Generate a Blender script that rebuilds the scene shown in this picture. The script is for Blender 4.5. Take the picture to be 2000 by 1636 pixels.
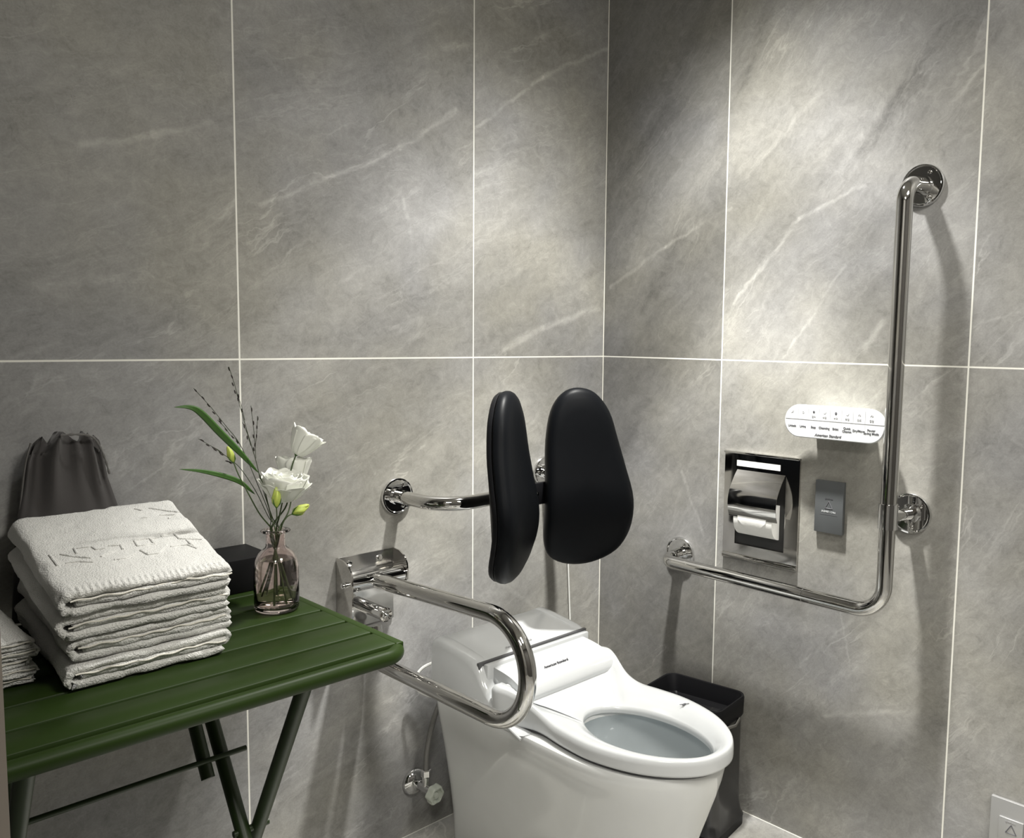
import bpy, bmesh, math, random
from mathutils import Vector, Matrix, noise
random.seed(7)
sc = bpy.context.scene
for o in list(bpy.data.objects): bpy.data.objects.remove(o)
COL = sc.collection
PI = math.pi

# ------------------------------------------------------------------ camera
CAM = Vector((-1.8487, -1.6469, 1.2070)); FPX = 1673.19; PPX, PPY = 1082.34, 819.09
YAW, PITCH, ROLL = .7868, -.0932, .0117
_f = Vector((math.sin(YAW)*math.cos(PITCH), math.cos(YAW)*math.cos(PITCH), math.sin(PITCH)))
_r0 = Vector((math.cos(YAW), -math.sin(YAW), 0)); _u0 = _r0.cross(_f)
_r = math.cos(ROLL)*_r0 + math.sin(ROLL)*_u0; _u = -math.sin(ROLL)*_r0 + math.cos(ROLL)*_u0
cd = bpy.data.cameras.new('camera'); cam = bpy.data.objects.new('camera', cd); COL.objects.link(cam)
M = Matrix((_r, _u, -_f)).transposed().to_4x4(); M.translation = CAM; cam.matrix_world = M
cd.sensor_fit = 'HORIZONTAL'; cd.sensor_width = 36.0; cd.lens = FPX/2000*36.0
cd.shift_x = -(PPX-1000)/2000; cd.shift_y = (PPY-818)/2000; cd.clip_start = .02
sc.camera = cam

# ------------------------------------------------------------------ world, lights, exposure
w = bpy.data.worlds.new('world'); sc.world = w; w.use_nodes = True
w.node_tree.nodes['Background'].inputs[0].default_value = (.9, .92, 1, 1)
w.node_tree.nodes['Background'].inputs[1].default_value = .05
vs = sc.view_settings; vs.view_transform = 'Standard'; vs.look = 'None'; vs.gamma = 1; vs.use_curve_mapping = False
vs.exposure = 0.0
CEIL = 2.40
LAMPS = [(-.42, -.54)]
FILLS = [(-.80, -2.05), (-2.30, -2.1)]  # fill lights added out of view to lift the ambient light
BEAM = [(0, 1.0), (9, 1.2), (14, 2.5), (19, 2.9), (23, 1.25), (28, .74), (32, .84), (35, .5), (38, .26), (42, .12), (46, .05), (50, 0)]   # reflector beam profile: degrees from the axis, relative strength
for i, (x, y) in enumerate(LAMPS):
    ld = bpy.data.lights.new('downlight_lamp', 'SPOT'); ld.energy = 150; ld.color = (1.0, .985, .935)
    ld.shadow_soft_size = .045; ld.spot_size = math.radians(110); ld.spot_blend = .1
    ld.use_nodes = True; nt = ld.node_tree; em = nt.nodes['Emission']
    tc = nt.nodes.new('ShaderNodeTexCoord'); sx_ = nt.nodes.new('ShaderNodeSeparateXYZ'); nt.links.new(tc.outputs['Normal'], sx_.inputs[0])
    ab = nt.nodes.new('ShaderNodeMath'); ab.operation = 'ABSOLUTE'; nt.links.new(sx_.outputs['Z'], ab.inputs[0])
    ac_ = nt.nodes.new('ShaderNodeMath'); ac_.operation = 'ARCCOSINE'; nt.links.new(ab.outputs[0], ac_.inputs[0])
    dg_ = nt.nodes.new('ShaderNodeMapRange'); dg_.inputs[2].default_value = math.radians(50); nt.links.new(ac_.outputs[0], dg_.inputs[0])
    fc = nt.nodes.new('ShaderNodeFloatCurve'); cv = fc.mapping.curves[0]; fc.mapping.use_clip = False
    cv.points[0].location = (0, BEAM[0][1]/4); cv.points[-1].location = (1, 0)
    for a_, v_ in BEAM[1:-1]: cv.points.new(a_/50, v_/4)
    fc.mapping.update(); nt.links.new(dg_.outputs[0], fc.inputs['Value'])
    m4 = nt.nodes.new('ShaderNodeMath'); m4.operation = 'MULTIPLY'; m4.inputs[1].default_value = 4; nt.links.new(fc.outputs[0], m4.inputs[0]); nt.links.new(m4.outputs[0], em.inputs['Strength'])
    lo = bpy.data.objects.new('downlight_lamp', ld); COL.objects.link(lo); lo.location = (x, y, CEIL-.035)
for i, (x, y) in enumerate(FILLS):
    ld = bpy.data.lights.new('fill_lamp', 'AREA'); ld.energy = (34, 29)[i]; ld.color = (1.0, .97, .895); ld.shape = 'SQUARE'; ld.size = .5
    lo = bpy.data.objects.new('fill_lamp', ld); COL.objects.link(lo); lo.location = (x, y, CEIL-.03)

# ------------------------------------------------------------------ picking points of the place from the survey of the photograph
def ray(u, v): return (_r*((u-PPX)/FPX) - _u*((v-PPY)/FPX) + _f)
def onX(u, v, x): d = ray(u, v); return CAM + d*((x-CAM.x)/d.x)
def onY(u, v, y): d = ray(u, v); return CAM + d*((y-CAM.y)/d.y)
def onZ(u, v, z): d = ray(u, v); return CAM + d*((z-CAM.z)/d.z)

# ------------------------------------------------------------------ materials
def newmat(name):
    m = bpy.data.materials.new(name); m.use_nodes = True
    nt = m.node_tree; b = nt.nodes['Principled BSDF']; return m, nt, b
def mat(name, col, rough=.5, metal=0, bump=0, bscale=200, coat=0, trans=0, ior=1.45, var=0, vscale=20, sheen=0, alpha=1, sss=0, bdist=.002):
    m, nt, b = newmat(name)
    b.inputs['Base Color'].default_value = (*col, 1); b.inputs['Roughness'].default_value = rough
    b.inputs['Metallic'].default_value = metal; b.inputs['Coat Weight'].default_value = coat
    b.inputs['Transmission Weight'].default_value = trans; b.inputs['IOR'].default_value = ior
    b.inputs['Sheen Weight'].default_value = sheen
    if sss:
        b.inputs['Subsurface Weight'].default_value = sss; b.inputs['Subsurface Scale'].default_value = .01
    g = nt.nodes.new('ShaderNodeNewGeometry')
    if bump:
        n = nt.nodes.new('ShaderNodeTexNoise'); n.inputs['Scale'].default_value = bscale; n.inputs['Detail'].default_value = 4
        nt.links.new(g.outputs['Position'], n.inputs['Vector'])
        bp = nt.nodes.new('ShaderNodeBump'); bp.inputs['Strength'].default_value = bump; bp.inputs['Distance'].default_value = bdist
        nt.links.new(n.outputs['Fac'], bp.inputs['Height']); nt.links.new(bp.outputs['Normal'], b.inputs['Normal'])
    n2 = nt.nodes.new('ShaderNodeTexNoise'); n2.inputs['Scale'].default_value = vscale; n2.inputs['Detail'].default_value = 5
    nt.links.new(g.outputs['Position'], n2.inputs['Vector'])
    mr = nt.nodes.new('ShaderNodeMapRange'); v = var or .03
    mr.inputs[3].default_value = 1-v; mr.inputs[4].default_value = 1+v
    nt.links.new(n2.outputs['Fac'], mr.inputs[0])
    vm = nt.nodes.new('ShaderNodeVectorMath'); vm.operation = 'SCALE'; vm.inputs[0].default_value = col
    nt.links.new(mr.outputs[0], vm.inputs['Scale']); nt.links.new(vm.outputs[0], b.inputs['Base Color'])
    return m

def tile_mat(name, ui, usign, u0, vi, v0, tw, th, theta, veins, base, grout, extra=(), partial=None):
    """stone tile: ui/vi position axes, grout every tw/th, drifting veins in direction theta, named veins as (u,v,u,v,width,strength)"""
    m, nt, b = newmat(name); N = nt.nodes.new; L = nt.links.new
    def math_(op, a, c=None, d=None, clamp=False):
        n = N('ShaderNodeMath'); n.operation = op; n.use_clamp = clamp
        for i, q in enumerate((a, c, d)):
            if q is None: continue
            if isinstance(q, (int, float)): n.inputs[i].default_value = q
            else: L(q, n.inputs[i])
        return n.outputs[0]
    def vmath(op, a, c=None, out=0, scale=None):
        n = N('ShaderNodeVectorMath'); n.operation = op
        for i, q in enumerate((a, c)):
            if q is None: continue
            if isinstance(q, (tuple, list)): n.inputs[i].default_value = q
            else: L(q, n.inputs[i])
        if scale is not None:
            if isinstance(scale, (int, float)): n.inputs['Scale'].default_value = scale
            else: L(scale, n.inputs['Scale'])
        return n.outputs[out]
    def mrange(v, a, c, d, e, smooth=False):
        n = N('ShaderNodeMapRange'); L(v, n.inputs[0])
        if smooth: n.interpolation_type = 'SMOOTHSTEP'
        for i, q in enumerate((a, c, d, e)): n.inputs[1+i].default_value = q
        return n.outputs[0]
    def nz(vec, scale, detail=6, rough=.6, dist=0, fac=True):
        n = N('ShaderNodeTexNoise'); n.inputs['Scale'].default_value = scale; n.inputs['Detail'].default_value = detail
        n.inputs['Roughness'].default_value = rough; n.inputs['Distortion'].default_value = dist; L(vec, n.inputs['Vector'])
        return n.outputs['Fac' if fac else 'Color']
    g = N('ShaderNodeNewGeometry'); s = N('ShaderNodeSeparateXYZ'); L(g.outputs['Position'], s.inputs[0])
    U = math_('MULTIPLY', s.outputs[ui], usign); V = s.outputs[vi]
    fu = math_('DIVIDE', math_('SUBTRACT', U, u0), tw); fv = math_('DIVIDE', math_('SUBTRACT', V, v0), th)
    iu = math_('FLOOR', fu); iv = math_('FLOOR', fv)
    du = math_('MULTIPLY', math_('SUBTRACT', .5, math_('ABSOLUTE', math_('SUBTRACT', math_('SUBTRACT', fu, iu), .5))), tw)
    dv = math_('MULTIPLY', math_('SUBTRACT', .5, math_('ABSOLUTE', math_('SUBTRACT', math_('SUBTRACT', fv, iv), .5))), th)
    dg = math_('MINIMUM', du, dv)
    for q in extra:                                   # sealed joints at corners and floor line
        dg = math_('MINIMUM', dg, math_('ABSOLUTE', math_('SUBTRACT', U if q[0] == 'u' else V, q[1])))
    gm = mrange(dg, .0014, .0020, 1, 0)
    wn = N('ShaderNodeTexWhiteNoise'); wn.noise_dimensions = '2D'
    cb = N('ShaderNodeCombineXYZ'); L(iu, cb.inputs[0]); L(iv, cb.inputs[1]); L(cb.outputs[0], wn.inputs['Vector'])
    off = vmath('SCALE', wn.outputs['Color'], scale=9.0)
    p2 = N('ShaderNodeCombineXYZ'); L(U, p2.inputs[0]); L(V, p2.inputs[1]); P = p2.outputs[0]
    warp = vmath('SCALE', vmath('SUBTRACT', nz(vmath('ADD', P, off), 3.5, 5, .6, fac=False), (.5, .5, .5)), scale=.10)
    PW = vmath('ADD', P, warp)
    c, sn = math.cos(theta), math.sin(theta)
    al = vmath('DOT_PRODUCT', PW, (c, sn, 0), out=1); ac = vmath('DOT_PRODUCT', PW, (-sn, c, 0), out=1)
    def aniso(sa, sb, z):
        n = N('ShaderNodeCombineXYZ'); L(math_('MULTIPLY', al, sa), n.inputs[0]); L(math_('MULTIPLY', ac, sb), n.inputs[1]); n.inputs[2].default_value = z
        return vmath('ADD', n.outputs[0], off)
    cloud = nz(vmath('ADD', PW, off), 2.6, 8, .62)
    brush = nz(aniso(3.0, 11, 0), 1.0, 9, .68, .5)
    fine = nz(P, 260, 3, .6)
    grain = nz(aniso(30, 70, 3), 1.0, 6, .7)
    speck = nz(vmath('ADD', PW, off), 42, 8, .78, .6)
    r1 = math_('ABSOLUTE', math_('SUBTRACT', nz(aniso(1.3, 4.6, 1.7), 1.0, 6, .55, .7), .5))
    r2 = math_('ABSOLUTE', math_('SUBTRACT', nz(aniso(2.0, 9.0, 5.1), 1.0, 5, .6, 1.2), .5))
    breakup = mrange(nz(vmath('ADD', P, off), 4.0, 3), .46, .66, 0, 1)
    vein = math_('MULTIPLY', mrange(r1, 0, .011, .75, 0, True), breakup)
    vein = math_('ADD', vein, math_('MULTIPLY', mrange(r2, 0, .016, .32, 0, True), mrange(cloud, .42, .6, 0, 1)))
    crackle = math_('ABSOLUTE', math_('SUBTRACT', nz(vmath('ADD', PW, off), 7, 6, .6, .3), .5))
    dark = math_('MULTIPLY', mrange(crackle, 0, .006, .55, 0, True), mrange(nz(vmath('ADD', P, off), 2.3, 2), .50, .62, 0, 1))
    # named veins
    jit = vmath('SCALE', vmath('SUBTRACT', nz(P, 16, 5, .65, fac=False), (.5, .5, .5)), scale=.030)
    PJ = vmath('ADD', P, jit); PJ = vmath('MULTIPLY', PJ, (1, 1, 0)); tot = None
    streak = mrange(nz(aniso(9, 42, 8), 1.0, 5, .7), .36, .60, .15, 1.1)
    for (a0, b0, a1, b1, wd, st) in veins:
        D = Vector((a1-a0, b1-b0, 0)); l2 = max(D.length_squared, 1e-6)
        R = vmath('SUBTRACT', PJ, (a0, b0, 0))
        t = math_('DIVIDE', vmath('DOT_PRODUCT', R, tuple(D), out=1), l2, clamp=True)
        dd = vmath('LENGTH', vmath('SUBTRACT', R, vmath('SCALE', tuple(D), scale=t)), out=1)
        f = mrange(dd, 0, wd, st, 0, True)
        tot = f if tot is None else math_('ADD', tot, f)
    tone = math_('ADD', mrange(cloud, .30, .70, .80, 1.14), mrange(brush, .3, .7, -.15, .15))
    tone = math_('ADD', tone, math_('ADD', mrange(grain, .3, .7, -.06, .06), mrange(speck, .3, .7, -.18, .18))); tone = math_('ADD', tone, mrange(fine, .3, .7, -.06, .06))
    tone = math_('ADD', tone, math_('MULTIPLY', math_('SUBTRACT', wn.outputs['Value'], .5), .05))
    tone = math_('ADD', tone, math_('MULTIPLY', vein, .44)); tone = math_('SUBTRACT', tone, math_('MULTIPLY', dark, .20))
    if tot is not None: tone = math_('ADD', tone, math_('MULTIPLY', math_('MULTIPLY', tot, streak), .50))
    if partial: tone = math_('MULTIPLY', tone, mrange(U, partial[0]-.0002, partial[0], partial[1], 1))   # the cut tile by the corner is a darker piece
    hue = N('ShaderNodeMix'); hue.data_type = 'RGBA'; hue.inputs['A'].default_value = (*base, 1)
    hue.inputs['B'].default_value = (base[0]*.97, base[1]*.99, base[2]*1.09, 1); L(mrange(nz(P, 1.6, 3), .4, .6, 0, 1), hue.inputs['Factor'])
    colr = vmath('SCALE', hue.outputs['Result'], scale=tone)
    mx = N('ShaderNodeMix'); mx.data_type = 'RGBA'; L(gm, mx.inputs['Factor']); L(colr, mx.inputs['A']); mx.inputs['B'].default_value = (*grout, 1)
    L(mx.outputs['Result'], b.inputs['Base Color'])
    b.inputs['Roughness'].default_value = .5; b.inputs['Specular IOR Level'].default_value = .35
    bp = N('ShaderNodeBump'); bp.inputs['Strength'].default_value = .22; bp.inputs['Distance'].default_value = .0015
    h = math_('SUBTRACT', math_('ADD', math_('MULTIPLY', brush, .8), math_('MULTIPLY', fine, .35)), math_('MULTIPLY', gm, .9))
    L(h, bp.inputs['Height']); L(bp.outputs['Normal'], b.inputs['Normal'])
    return m

def vb(a, c, d, e, wd, st):  # vein on the back wall between two surveyed points
    p, q = onY(a, c, 0), onY(d, e, 0); return (p.x, p.z, q.x, q.z, wd, st)
def vr(a, c, d, e, wd, st):
    p, q = onX(a, c, 0), onX(d, e, 0); return (-p.y, p.z, -q.y, q.z, wd, st)
VB = [vb(160,285,300,265,.012,.6), vb(300,265,415,240,.010,.6), vb(510,402,650,345,.008,.8), vb(650,345,780,290,.009,.9),
      vb(780,290,890,215,.010,.8), vb(930,250,1060,150,.008,.8), vb(1060,150,1186,95,.010,.8), vb(930,342,1010,315,.014,.8),
      vb(870,96,922,84,.016,.7), vb(985,680,1060,640,.018,.9), vb(1060,640,1170,600,.016,.8), vb(785,385,806,470,.008,.6),
      vb(400,455,462,390,.008,.6), vb(640,560,720,520,.008,.3), vb(760,600,900,545,.008,.3), vb(700,900,790,850,.01,.3),
      vb(540,1560,690,1480,.012,.35), vb(960,1130,1040,1180,.01,.3), vb(1030,0,1060,70,.014,.4), vb(80,560,240,540,.012,.3),
      vb(0,700,110,670,.010,.35), vb(905,1560,800,1450,.01,.2)]
VR = [vr(1195,560,1300,480,.009,.7), vr(1300,480,1425,405,.008,.7), vr(1432,595,1560,430,.009,.9), vr(1560,430,1690,360,.008,.8),
      vr(1690,680,1722,628,.016,.9), vr(1455,345,1600,180,.012,.5), vr(1330,920,1376,1045,.008,.7), vr(1610,1398,1790,1388,.012,.6),
      vr(1530,700,1650,520,.006,.5), vr(1560,1300,1700,1180,.006,.35), vr(1440,480,1490,400,.014,.4), vr(1640,330,1760,150,.014,.4),
      vr(1690,290,1850,40,.045,-.55), vr(1215,330,1330,200,.05,-.45), vr(1260,600,1330,460,.04,-.4), vr(1450,170,1500,20,.03,-.4),
      vr(1560,330,1640,240,.03,-.3), vr(1200,900,1260,780,.03,-.35), vr(1190,480,1230,400,.012,.3), vr(1700,850,1880,700,.006,.3),
      vr(1900,640,1990,610,.005,.4), vr(1640,1180,1660,1300,.005,.4)]
GROUT = (.80, .79, .73); STONE = (.284, .276, .249)
M_back = tile_mat('stone_tile_back', 0, 1, -.4838, 2, 1.1605, .6, 1.2, math.radians(24), VB, STONE, GROUT, [('u', 0.0)])
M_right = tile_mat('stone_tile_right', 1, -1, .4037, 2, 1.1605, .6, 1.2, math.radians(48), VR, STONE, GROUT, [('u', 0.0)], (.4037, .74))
M_floor = tile_mat('stone_tile_floor', 0, 1, -.4838, 1, -.4037, .6, .6, math.radians(30), [], (.40,.39,.355), GROUT, [('u', -.002), ('v', -.002)])
M_plain = tile_mat('stone_tile_plain', 0, 1, -.4838, 2, 1.1605, .6, 1.2, math.radians(24), [], STONE, GROUT)
M_ceil = mat('ceiling_paint', (.62,.61,.58), .9)
M_frame = mat('door_frame_taupe', (.115,.10,.085), .45)
M_chrome = mat('chrome', (.60,.595,.58), .055, 1)
M_chrome2 = mat('chrome_polished', (.74,.74,.74), .035, 1)
M_steel = mat('mirror_steel', (.60,.59,.57), .06, 1)
M_satin = mat('satin_steel', (.62,.61,.59), .16, .95)
M_green = mat('green_powder_coat', (.018,.034,.0065), .42, 0, bump=.05, bscale=900); M_green.node_tree.nodes['Principled BSDF'].inputs['Specular IOR Level'].default_value = .16
M_green2 = mat('green_powder_coat_legs', (.016,.030,.008), .4)
M_black = mat('black_plastic', (.006,.006,.007), .42)
M_blackbox = mat('black_box', (.006,.006,.0065), .55)
M_pad = mat('black_vinyl', (.0035,.004,.005), .42); M_pad.node_tree.nodes['Principled BSDF'].inputs['Specular IOR Level'].default_value = .09
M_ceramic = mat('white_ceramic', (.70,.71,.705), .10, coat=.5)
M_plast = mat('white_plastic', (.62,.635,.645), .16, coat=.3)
M_bowl_shade = mat('bowl_ceramic_shaded', (.46,.50,.52), .10, coat=.5)  # ceramic with the blue-grey shade inside the bowl put into its colour
M_gap = mat('gap_shade', (.10,.10,.105), .5)  # dark colour standing in for the shade inside narrow gaps
M_ink = mat('grey_ink', (.10,.10,.11), .6)
M_ink2 = mat('pale_ink', (.40,.40,.41), .6)
M_towel = mat('terry_cotton', (.82,.815,.785), .95, bump=1.0, bscale=420, sheen=.4, var=.05, vscale=60, bdist=.004)
M_hem = mat('cotton_hem', (.76,.735,.66), .9, bump=.4, bscale=700)
M_bag = mat('grey_bag_cloth', (.052,.048,.047), .85, bump=.2, bscale=1200, sheen=.15)
M_bagseam = mat('grey_bag_seam', (.13,.125,.12), .85)
M_leaf = mat('leaf_green', (.045,.115,.02), .45, var=.15, vscale=60)
M_stem = mat('stem_green', (.055,.085,.03), .5, var=.2, vscale=90)
M_dstem = mat('dark_stem', (.035,.045,.022), .6)
M_seed = mat('seed_brown', (.022,.016,.014), .6)
M_bud = mat('bud_yellow_green', (.42,.50,.10), .5, var=.2, vscale=120, sss=.15)
M_petal = mat('white_petal', (.84,.85,.79), .6, var=.04, vscale=60)
M_glass = mat('pink_glass', (.995,.89,.875), .015, trans=1, ior=1.45)
M_water = mat('water', (.97,.985,.96), .0, trans=1, ior=1.33)
M_paper = mat('toilet_paper', (.85,.85,.83), .9, bump=.2, bscale=500)
M_cavity = mat('recess_shade', (.05,.05,.05), .35, .6)
M_plate = mat('grey_metal_plate', (.125,.133,.138), .42, .35)
M_plate2 = mat('silver_plate', (.40,.40,.40), .38, .55)
M_binsteel = mat('dark_steel_bin', (.10,.10,.102), .2, .85)
for m_ in (M_black, M_blackbox): m_.node_tree.nodes['Principled BSDF'].inputs['Specular IOR Level'].default_value = .18
M_liner = mat('black_bin_liner', (.008,.008,.009), .10)
M_knob = mat('clear_knob', (.80,.84,.76), .25, trans=.55)
M_hose = mat('braided_hose', (.26,.255,.245), .35, .8, bump=.8, bscale=900)
M_wcable = mat('white_cable', (.72,.72,.69), .5)

# ------------------------------------------------------------------ mesh helpers (points are given in room coordinates)
def finish(name, bm, m, root=None, smooth=True, loc=None, angle=40, sub=0):
    if root is not None: org = Vector(root['org']) if 'org' in root else Vector(root.location)
    elif loc is not None: org = Vector(loc)
    else: org = Vector((0, 0, 0))
    bmesh.ops.translate(bm, verts=bm.verts, vec=-org)
    bmesh.ops.recalc_face_normals(bm, faces=bm.faces)
    me = bpy.data.meshes.new(name); bm.to_mesh(me); bm.free()
    me.materials.append(m)
    if smooth:
        me.polygons.foreach_set('use_smooth', [True]*len(me.polygons))
        me.set_sharp_from_angle(angle=math.radians(angle))
    o = bpy.data.objects.new(name, me); COL.objects.link(o)
    ORG[o.name] = org
    if root is not None: o.parent = root
    elif loc is not None: o.location = loc
    if sub:
        md = o.modifiers.new('sub', 'SUBSURF'); md.levels = md.render_levels = sub
    return o
ORG = {}
def child(name, bm, m, parent, **k):     # part of a thing or sub-part of a part
    o = finish(name, bm, m, None, loc=tuple(ORG[parent.name]), **k); o.location = (0, 0, 0); o.parent = parent; return o
def tag(o, label=None, cat=None, group=None, kind=None):
    if label: o['label'] = label
    if cat: o['category'] = cat
    if group: o['group'] = group
    if kind: o['kind'] = kind
    return o
def empty(name, loc, label, cat, group=None):
    o = bpy.data.objects.new(name, None); COL.objects.link(o); o.location = loc; o.empty_display_size = .05
    ORG[o.name] = Vector(loc); return tag(o, label, cat, group)
def NB(): return bmesh.new()
def box(bm, a, b, bev=0, seg=2, rot=None, piv=None):
    a, b = Vector(a), Vector(b); c = (a+b)/2; d = b-a
    t = bmesh.new(); bmesh.ops.create_cube(t, size=1)
    bmesh.ops.scale(t, vec=(abs(d.x), abs(d.y), abs(d.z)), verts=t.verts)
    if bev: bmesh.ops.bevel(t, geom=t.edges[:], offset=bev, segments=seg, affect='EDGES', profile=.5)
    bmesh.ops.translate(t, vec=c, verts=t.verts)
    if rot is not None: bmesh.ops.rotate(t, cent=Vector(piv) if piv is not None else c, matrix=rot, verts=t.verts)
    merge(bm, t); return bm
def merge(bm, t):
    vm = {v: bm.verts.new(v.co) for v in t.verts}
    for f in t.faces:
        try: bm.faces.new([vm[v] for v in f.verts])
        except ValueError: pass
    t.free()
def loft(bm, rings, cap=(True, True), closed=True):
    R = [[bm.verts.new(Vector(p)) for p in r] for r in rings]; n = len(R[0])
    for i in range(len(R)-1):
        for j in range(n if closed else n-1):
            k = (j+1) % n; bm.faces.new((R[i][j], R[i][k], R[i+1][k], R[i+1][j]))
    if cap[0]: bm.faces.new(R[0][::-1])
    if cap[1]: bm.faces.new(R[-1])
    return R
def fillet(pts, r, n=8):
    out = [Vector(pts[0])]
    for i in range(1, len(pts)-1):
        p, a, b = Vector(pts[i]), Vector(pts[i-1]), Vector(pts[i+1])
        rr = r[i-1] if isinstance(r, (list, tuple)) else r
        u1, u2 = (a-p).normalized(), (b-p).normalized(); ang = u1.angle(u2)
        if rr <= 0 or ang > PI-.01: out.append(p); continue
        t = min(rr/math.tan(ang/2), (a-p).length*.499, (b-p).length*.499); rr = t*math.tan(ang/2)
        c = p + (u1+u2).normalized()*(rr/math.sin(ang/2)); s, e = p+u1*t-c, p+u2*t-c
        for k in range(n+1):
            th = s.angle(e, 0)
            q = (s*math.sin((1-k/n)*th)+e*math.sin(k/n*th))/math.sin(th) if th > 1e-3 else s
            out.append(c+q)
    out.append(Vector(pts[-1])); return out
def tube(bm, pts, r, seg=20, cap=True):
    pts = [Vector(p) for p in pts]; n = len(pts); rings = []
    T = [(pts[min(i+1, n-1)]-pts[max(i-1, 0)]).normalized() for i in range(n)]
    up = Vector((0, 0, 1)) if abs(T[0].z) < .9 else Vector((1, 0, 0)); nrm = (up-T[0]*up.dot(T[0])).normalized()
    for i in range(n):
        if i:
            q = T[i-1].rotation_difference(T[i]); nrm = (q @ nrm); nrm = (nrm-T[i]*nrm.dot(T[i])).normalized()
        bi = T[i].cross(nrm); rr = r[i] if isinstance(r, (list, tuple)) else r
        rings.append([pts[i]+nrm*(math.cos(2*PI*k/seg)*rr)+bi*(math.sin(2*PI*k/seg)*rr) for k in range(seg)])
    loft(bm, rings, (cap, cap)); return bm
def frame(axis):
    a = Vector(axis).normalized(); h = Vector((0, 0, 1)) if abs(a.z) < .9 else Vector((1, 0, 0))
    x = h.cross(a).normalized(); return x, a.cross(x), a
def lathe(bm, base, axis, prof, seg=32, cap=(True, True)):
    x, y, a = frame(axis); base = Vector(base)
    loft(bm, [[base+a*h+x*(math.cos(2*PI*k/seg)*r)+y*(math.sin(2*PI*k/seg)*r) for k in range(seg)] for (r, h) in prof], cap); return bm
def ball(bm, c, r, sc_=(1, 1, 1), axis=None, u=12, v=8):
    t = bmesh.new(); bmesh.ops.create_uvsphere(t, u_segments=u, v_segments=v, radius=1)
    bmesh.ops.scale(t, vec=(r*sc_[0], r*sc_[1], r*sc_[2]), verts=t.verts)
    if axis is not None: bmesh.ops.rotate(t, cent=(0, 0, 0), matrix=Vector((0, 0, 1)).rotation_difference(Vector(axis).normalized()).to_matrix(), verts=t.verts)
    bmesh.ops.translate(t, vec=Vector(c), verts=t.verts); merge(bm, t); return bm
def prism(bm, poly, d, axis='x', lo=0, hi=1):
    """poly: 2-D points, extruded from lo to hi along axis ('x': (y,z) points, 'y': (x,z), 'z': (x,y))"""
    f = {'x': lambda p, t: (t, p[0], p[1]), 'y': lambda p, t: (p[0], t, p[1]), 'z': lambda p, t: (p[0], p[1], t)}[axis]
    loft(bm, [[f(p, lo) for p in poly], [f(p, hi) for p in poly]]); return bm
def rrect(x0, x1, y0, y1, r, n=6):
    out = []
    for cx, cy, a0 in ((x1-r, y1-r, 0), (x0+r, y1-r, 90), (x0+r, y0+r, 180), (x1-r, y0+r, 270)):
        for k in range(n+1):
            a = math.radians(a0+90*k/n); out.append((cx+r*math.cos(a), cy+r*math.sin(a)))
    return out
def smooth_closed(pts, n=6):
    out = []; N = len(pts)
    for i in range(N):
        p0, p1, p2, p3 = (Vector(pts[(i+k-1) % N]) for k in range(4))
        for k in range(n):
            t = k/n; out.append(.5*((2*p1)+(p2-p0)*t+(2*p0-5*p1+4*p2-p3)*t*t+(3*p1-p0-3*p2+p3)*t**3))
    return out
def smooth_open(pts, n=8):
    P = [Vector(p) for p in pts]; P = [2*P[0]-P[1]]+P+[2*P[-1]-P[-2]]; out = []
    for i in range(1, len(P)-2):
        p0, p1, p2, p3 = P[i-1:i+3]
        for k in range(n):
            t = k/n; out.append(.5*((2*p1)+(p2-p0)*t+(2*p0-5*p1+4*p2-p3)*t*t+(3*p1-p0-3*p2+p3)*t**3))
    out.append(P[-2]); return out
def text_obj(name, s, size, loc, xdir, zdir, m, parent, shear=0, align='CENTER', ext=.0003, spacing=1, bold=0, font_up=None):
    """lettering as a mesh: xdir = reading direction, zdir = up of the letters"""
    cu = bpy.data.curves.new('lettering', 'FONT'); cu.body = s; cu.size = size; cu.extrude = ext; cu.align_x = align; cu.align_y = 'CENTER'
    cu.shear = shear; cu.space_character = spacing; cu.offset = bold
    t = bpy.data.objects.new('lettering_source', cu); COL.objects.link(t)
    dg = bpy.context.evaluated_depsgraph_get(); dg.update()
    me = bpy.data.meshes.new_from_object(t.evaluated_get(dg)); bpy.data.objects.remove(t)
    X = Vector(xdir).normalized(); Z = Vector(zdir).normalized(); Nn = X.cross(Z)
    R = Matrix((X, Z, Nn)).transposed(); org = ORG[parent.name]
    for v in me.vertices: v.co = R @ v.co + Vector(loc) - org
    me.materials.clear(); me.materials.append(m)
    o = bpy.data.objects.new(name, me); COL.objects.link(o); o.parent = parent; ORG[o.name] = org
    return o
def struct(name, a, b, m):
    o = finish(name, box(NB(), a, b), m, None, smooth=False); return tag(o, kind='structure')

# ------------------------------------------------------------------ the room
struct('floor', (-3.1, -3.3, -.1), (.1, .1, 0), M_floor)
struct('ceiling', (-3.1, -3.3, CEIL), (.1, .1, CEIL+.1), M_ceil)
struct('wall_back', (-3.1, 0, 0), (.1, .1, CEIL), M_back)
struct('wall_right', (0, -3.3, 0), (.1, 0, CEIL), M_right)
struct('wall_front', (-3.1, -3.3, 0), (0, -3.2, CEIL), mat('dark_unseen_wall', (.09,.085,.08), .5))  # unseen wall, its dark finish invented to darken the chrome reflections
struct('wall_left', (-3.1, -3.2, 0), (-3.0, 0, CEIL), M_plain)
# return wall with its metal end jamb, just inside the left edge of the view
struct('wall_return', (-3.0, -1.02, 0), (-1.74, -.92, CEIL), M_plain)
struct('door_1', (-1.764, -1.04, 0), (-1.7245, -.90, 2.1), M_frame)

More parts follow.
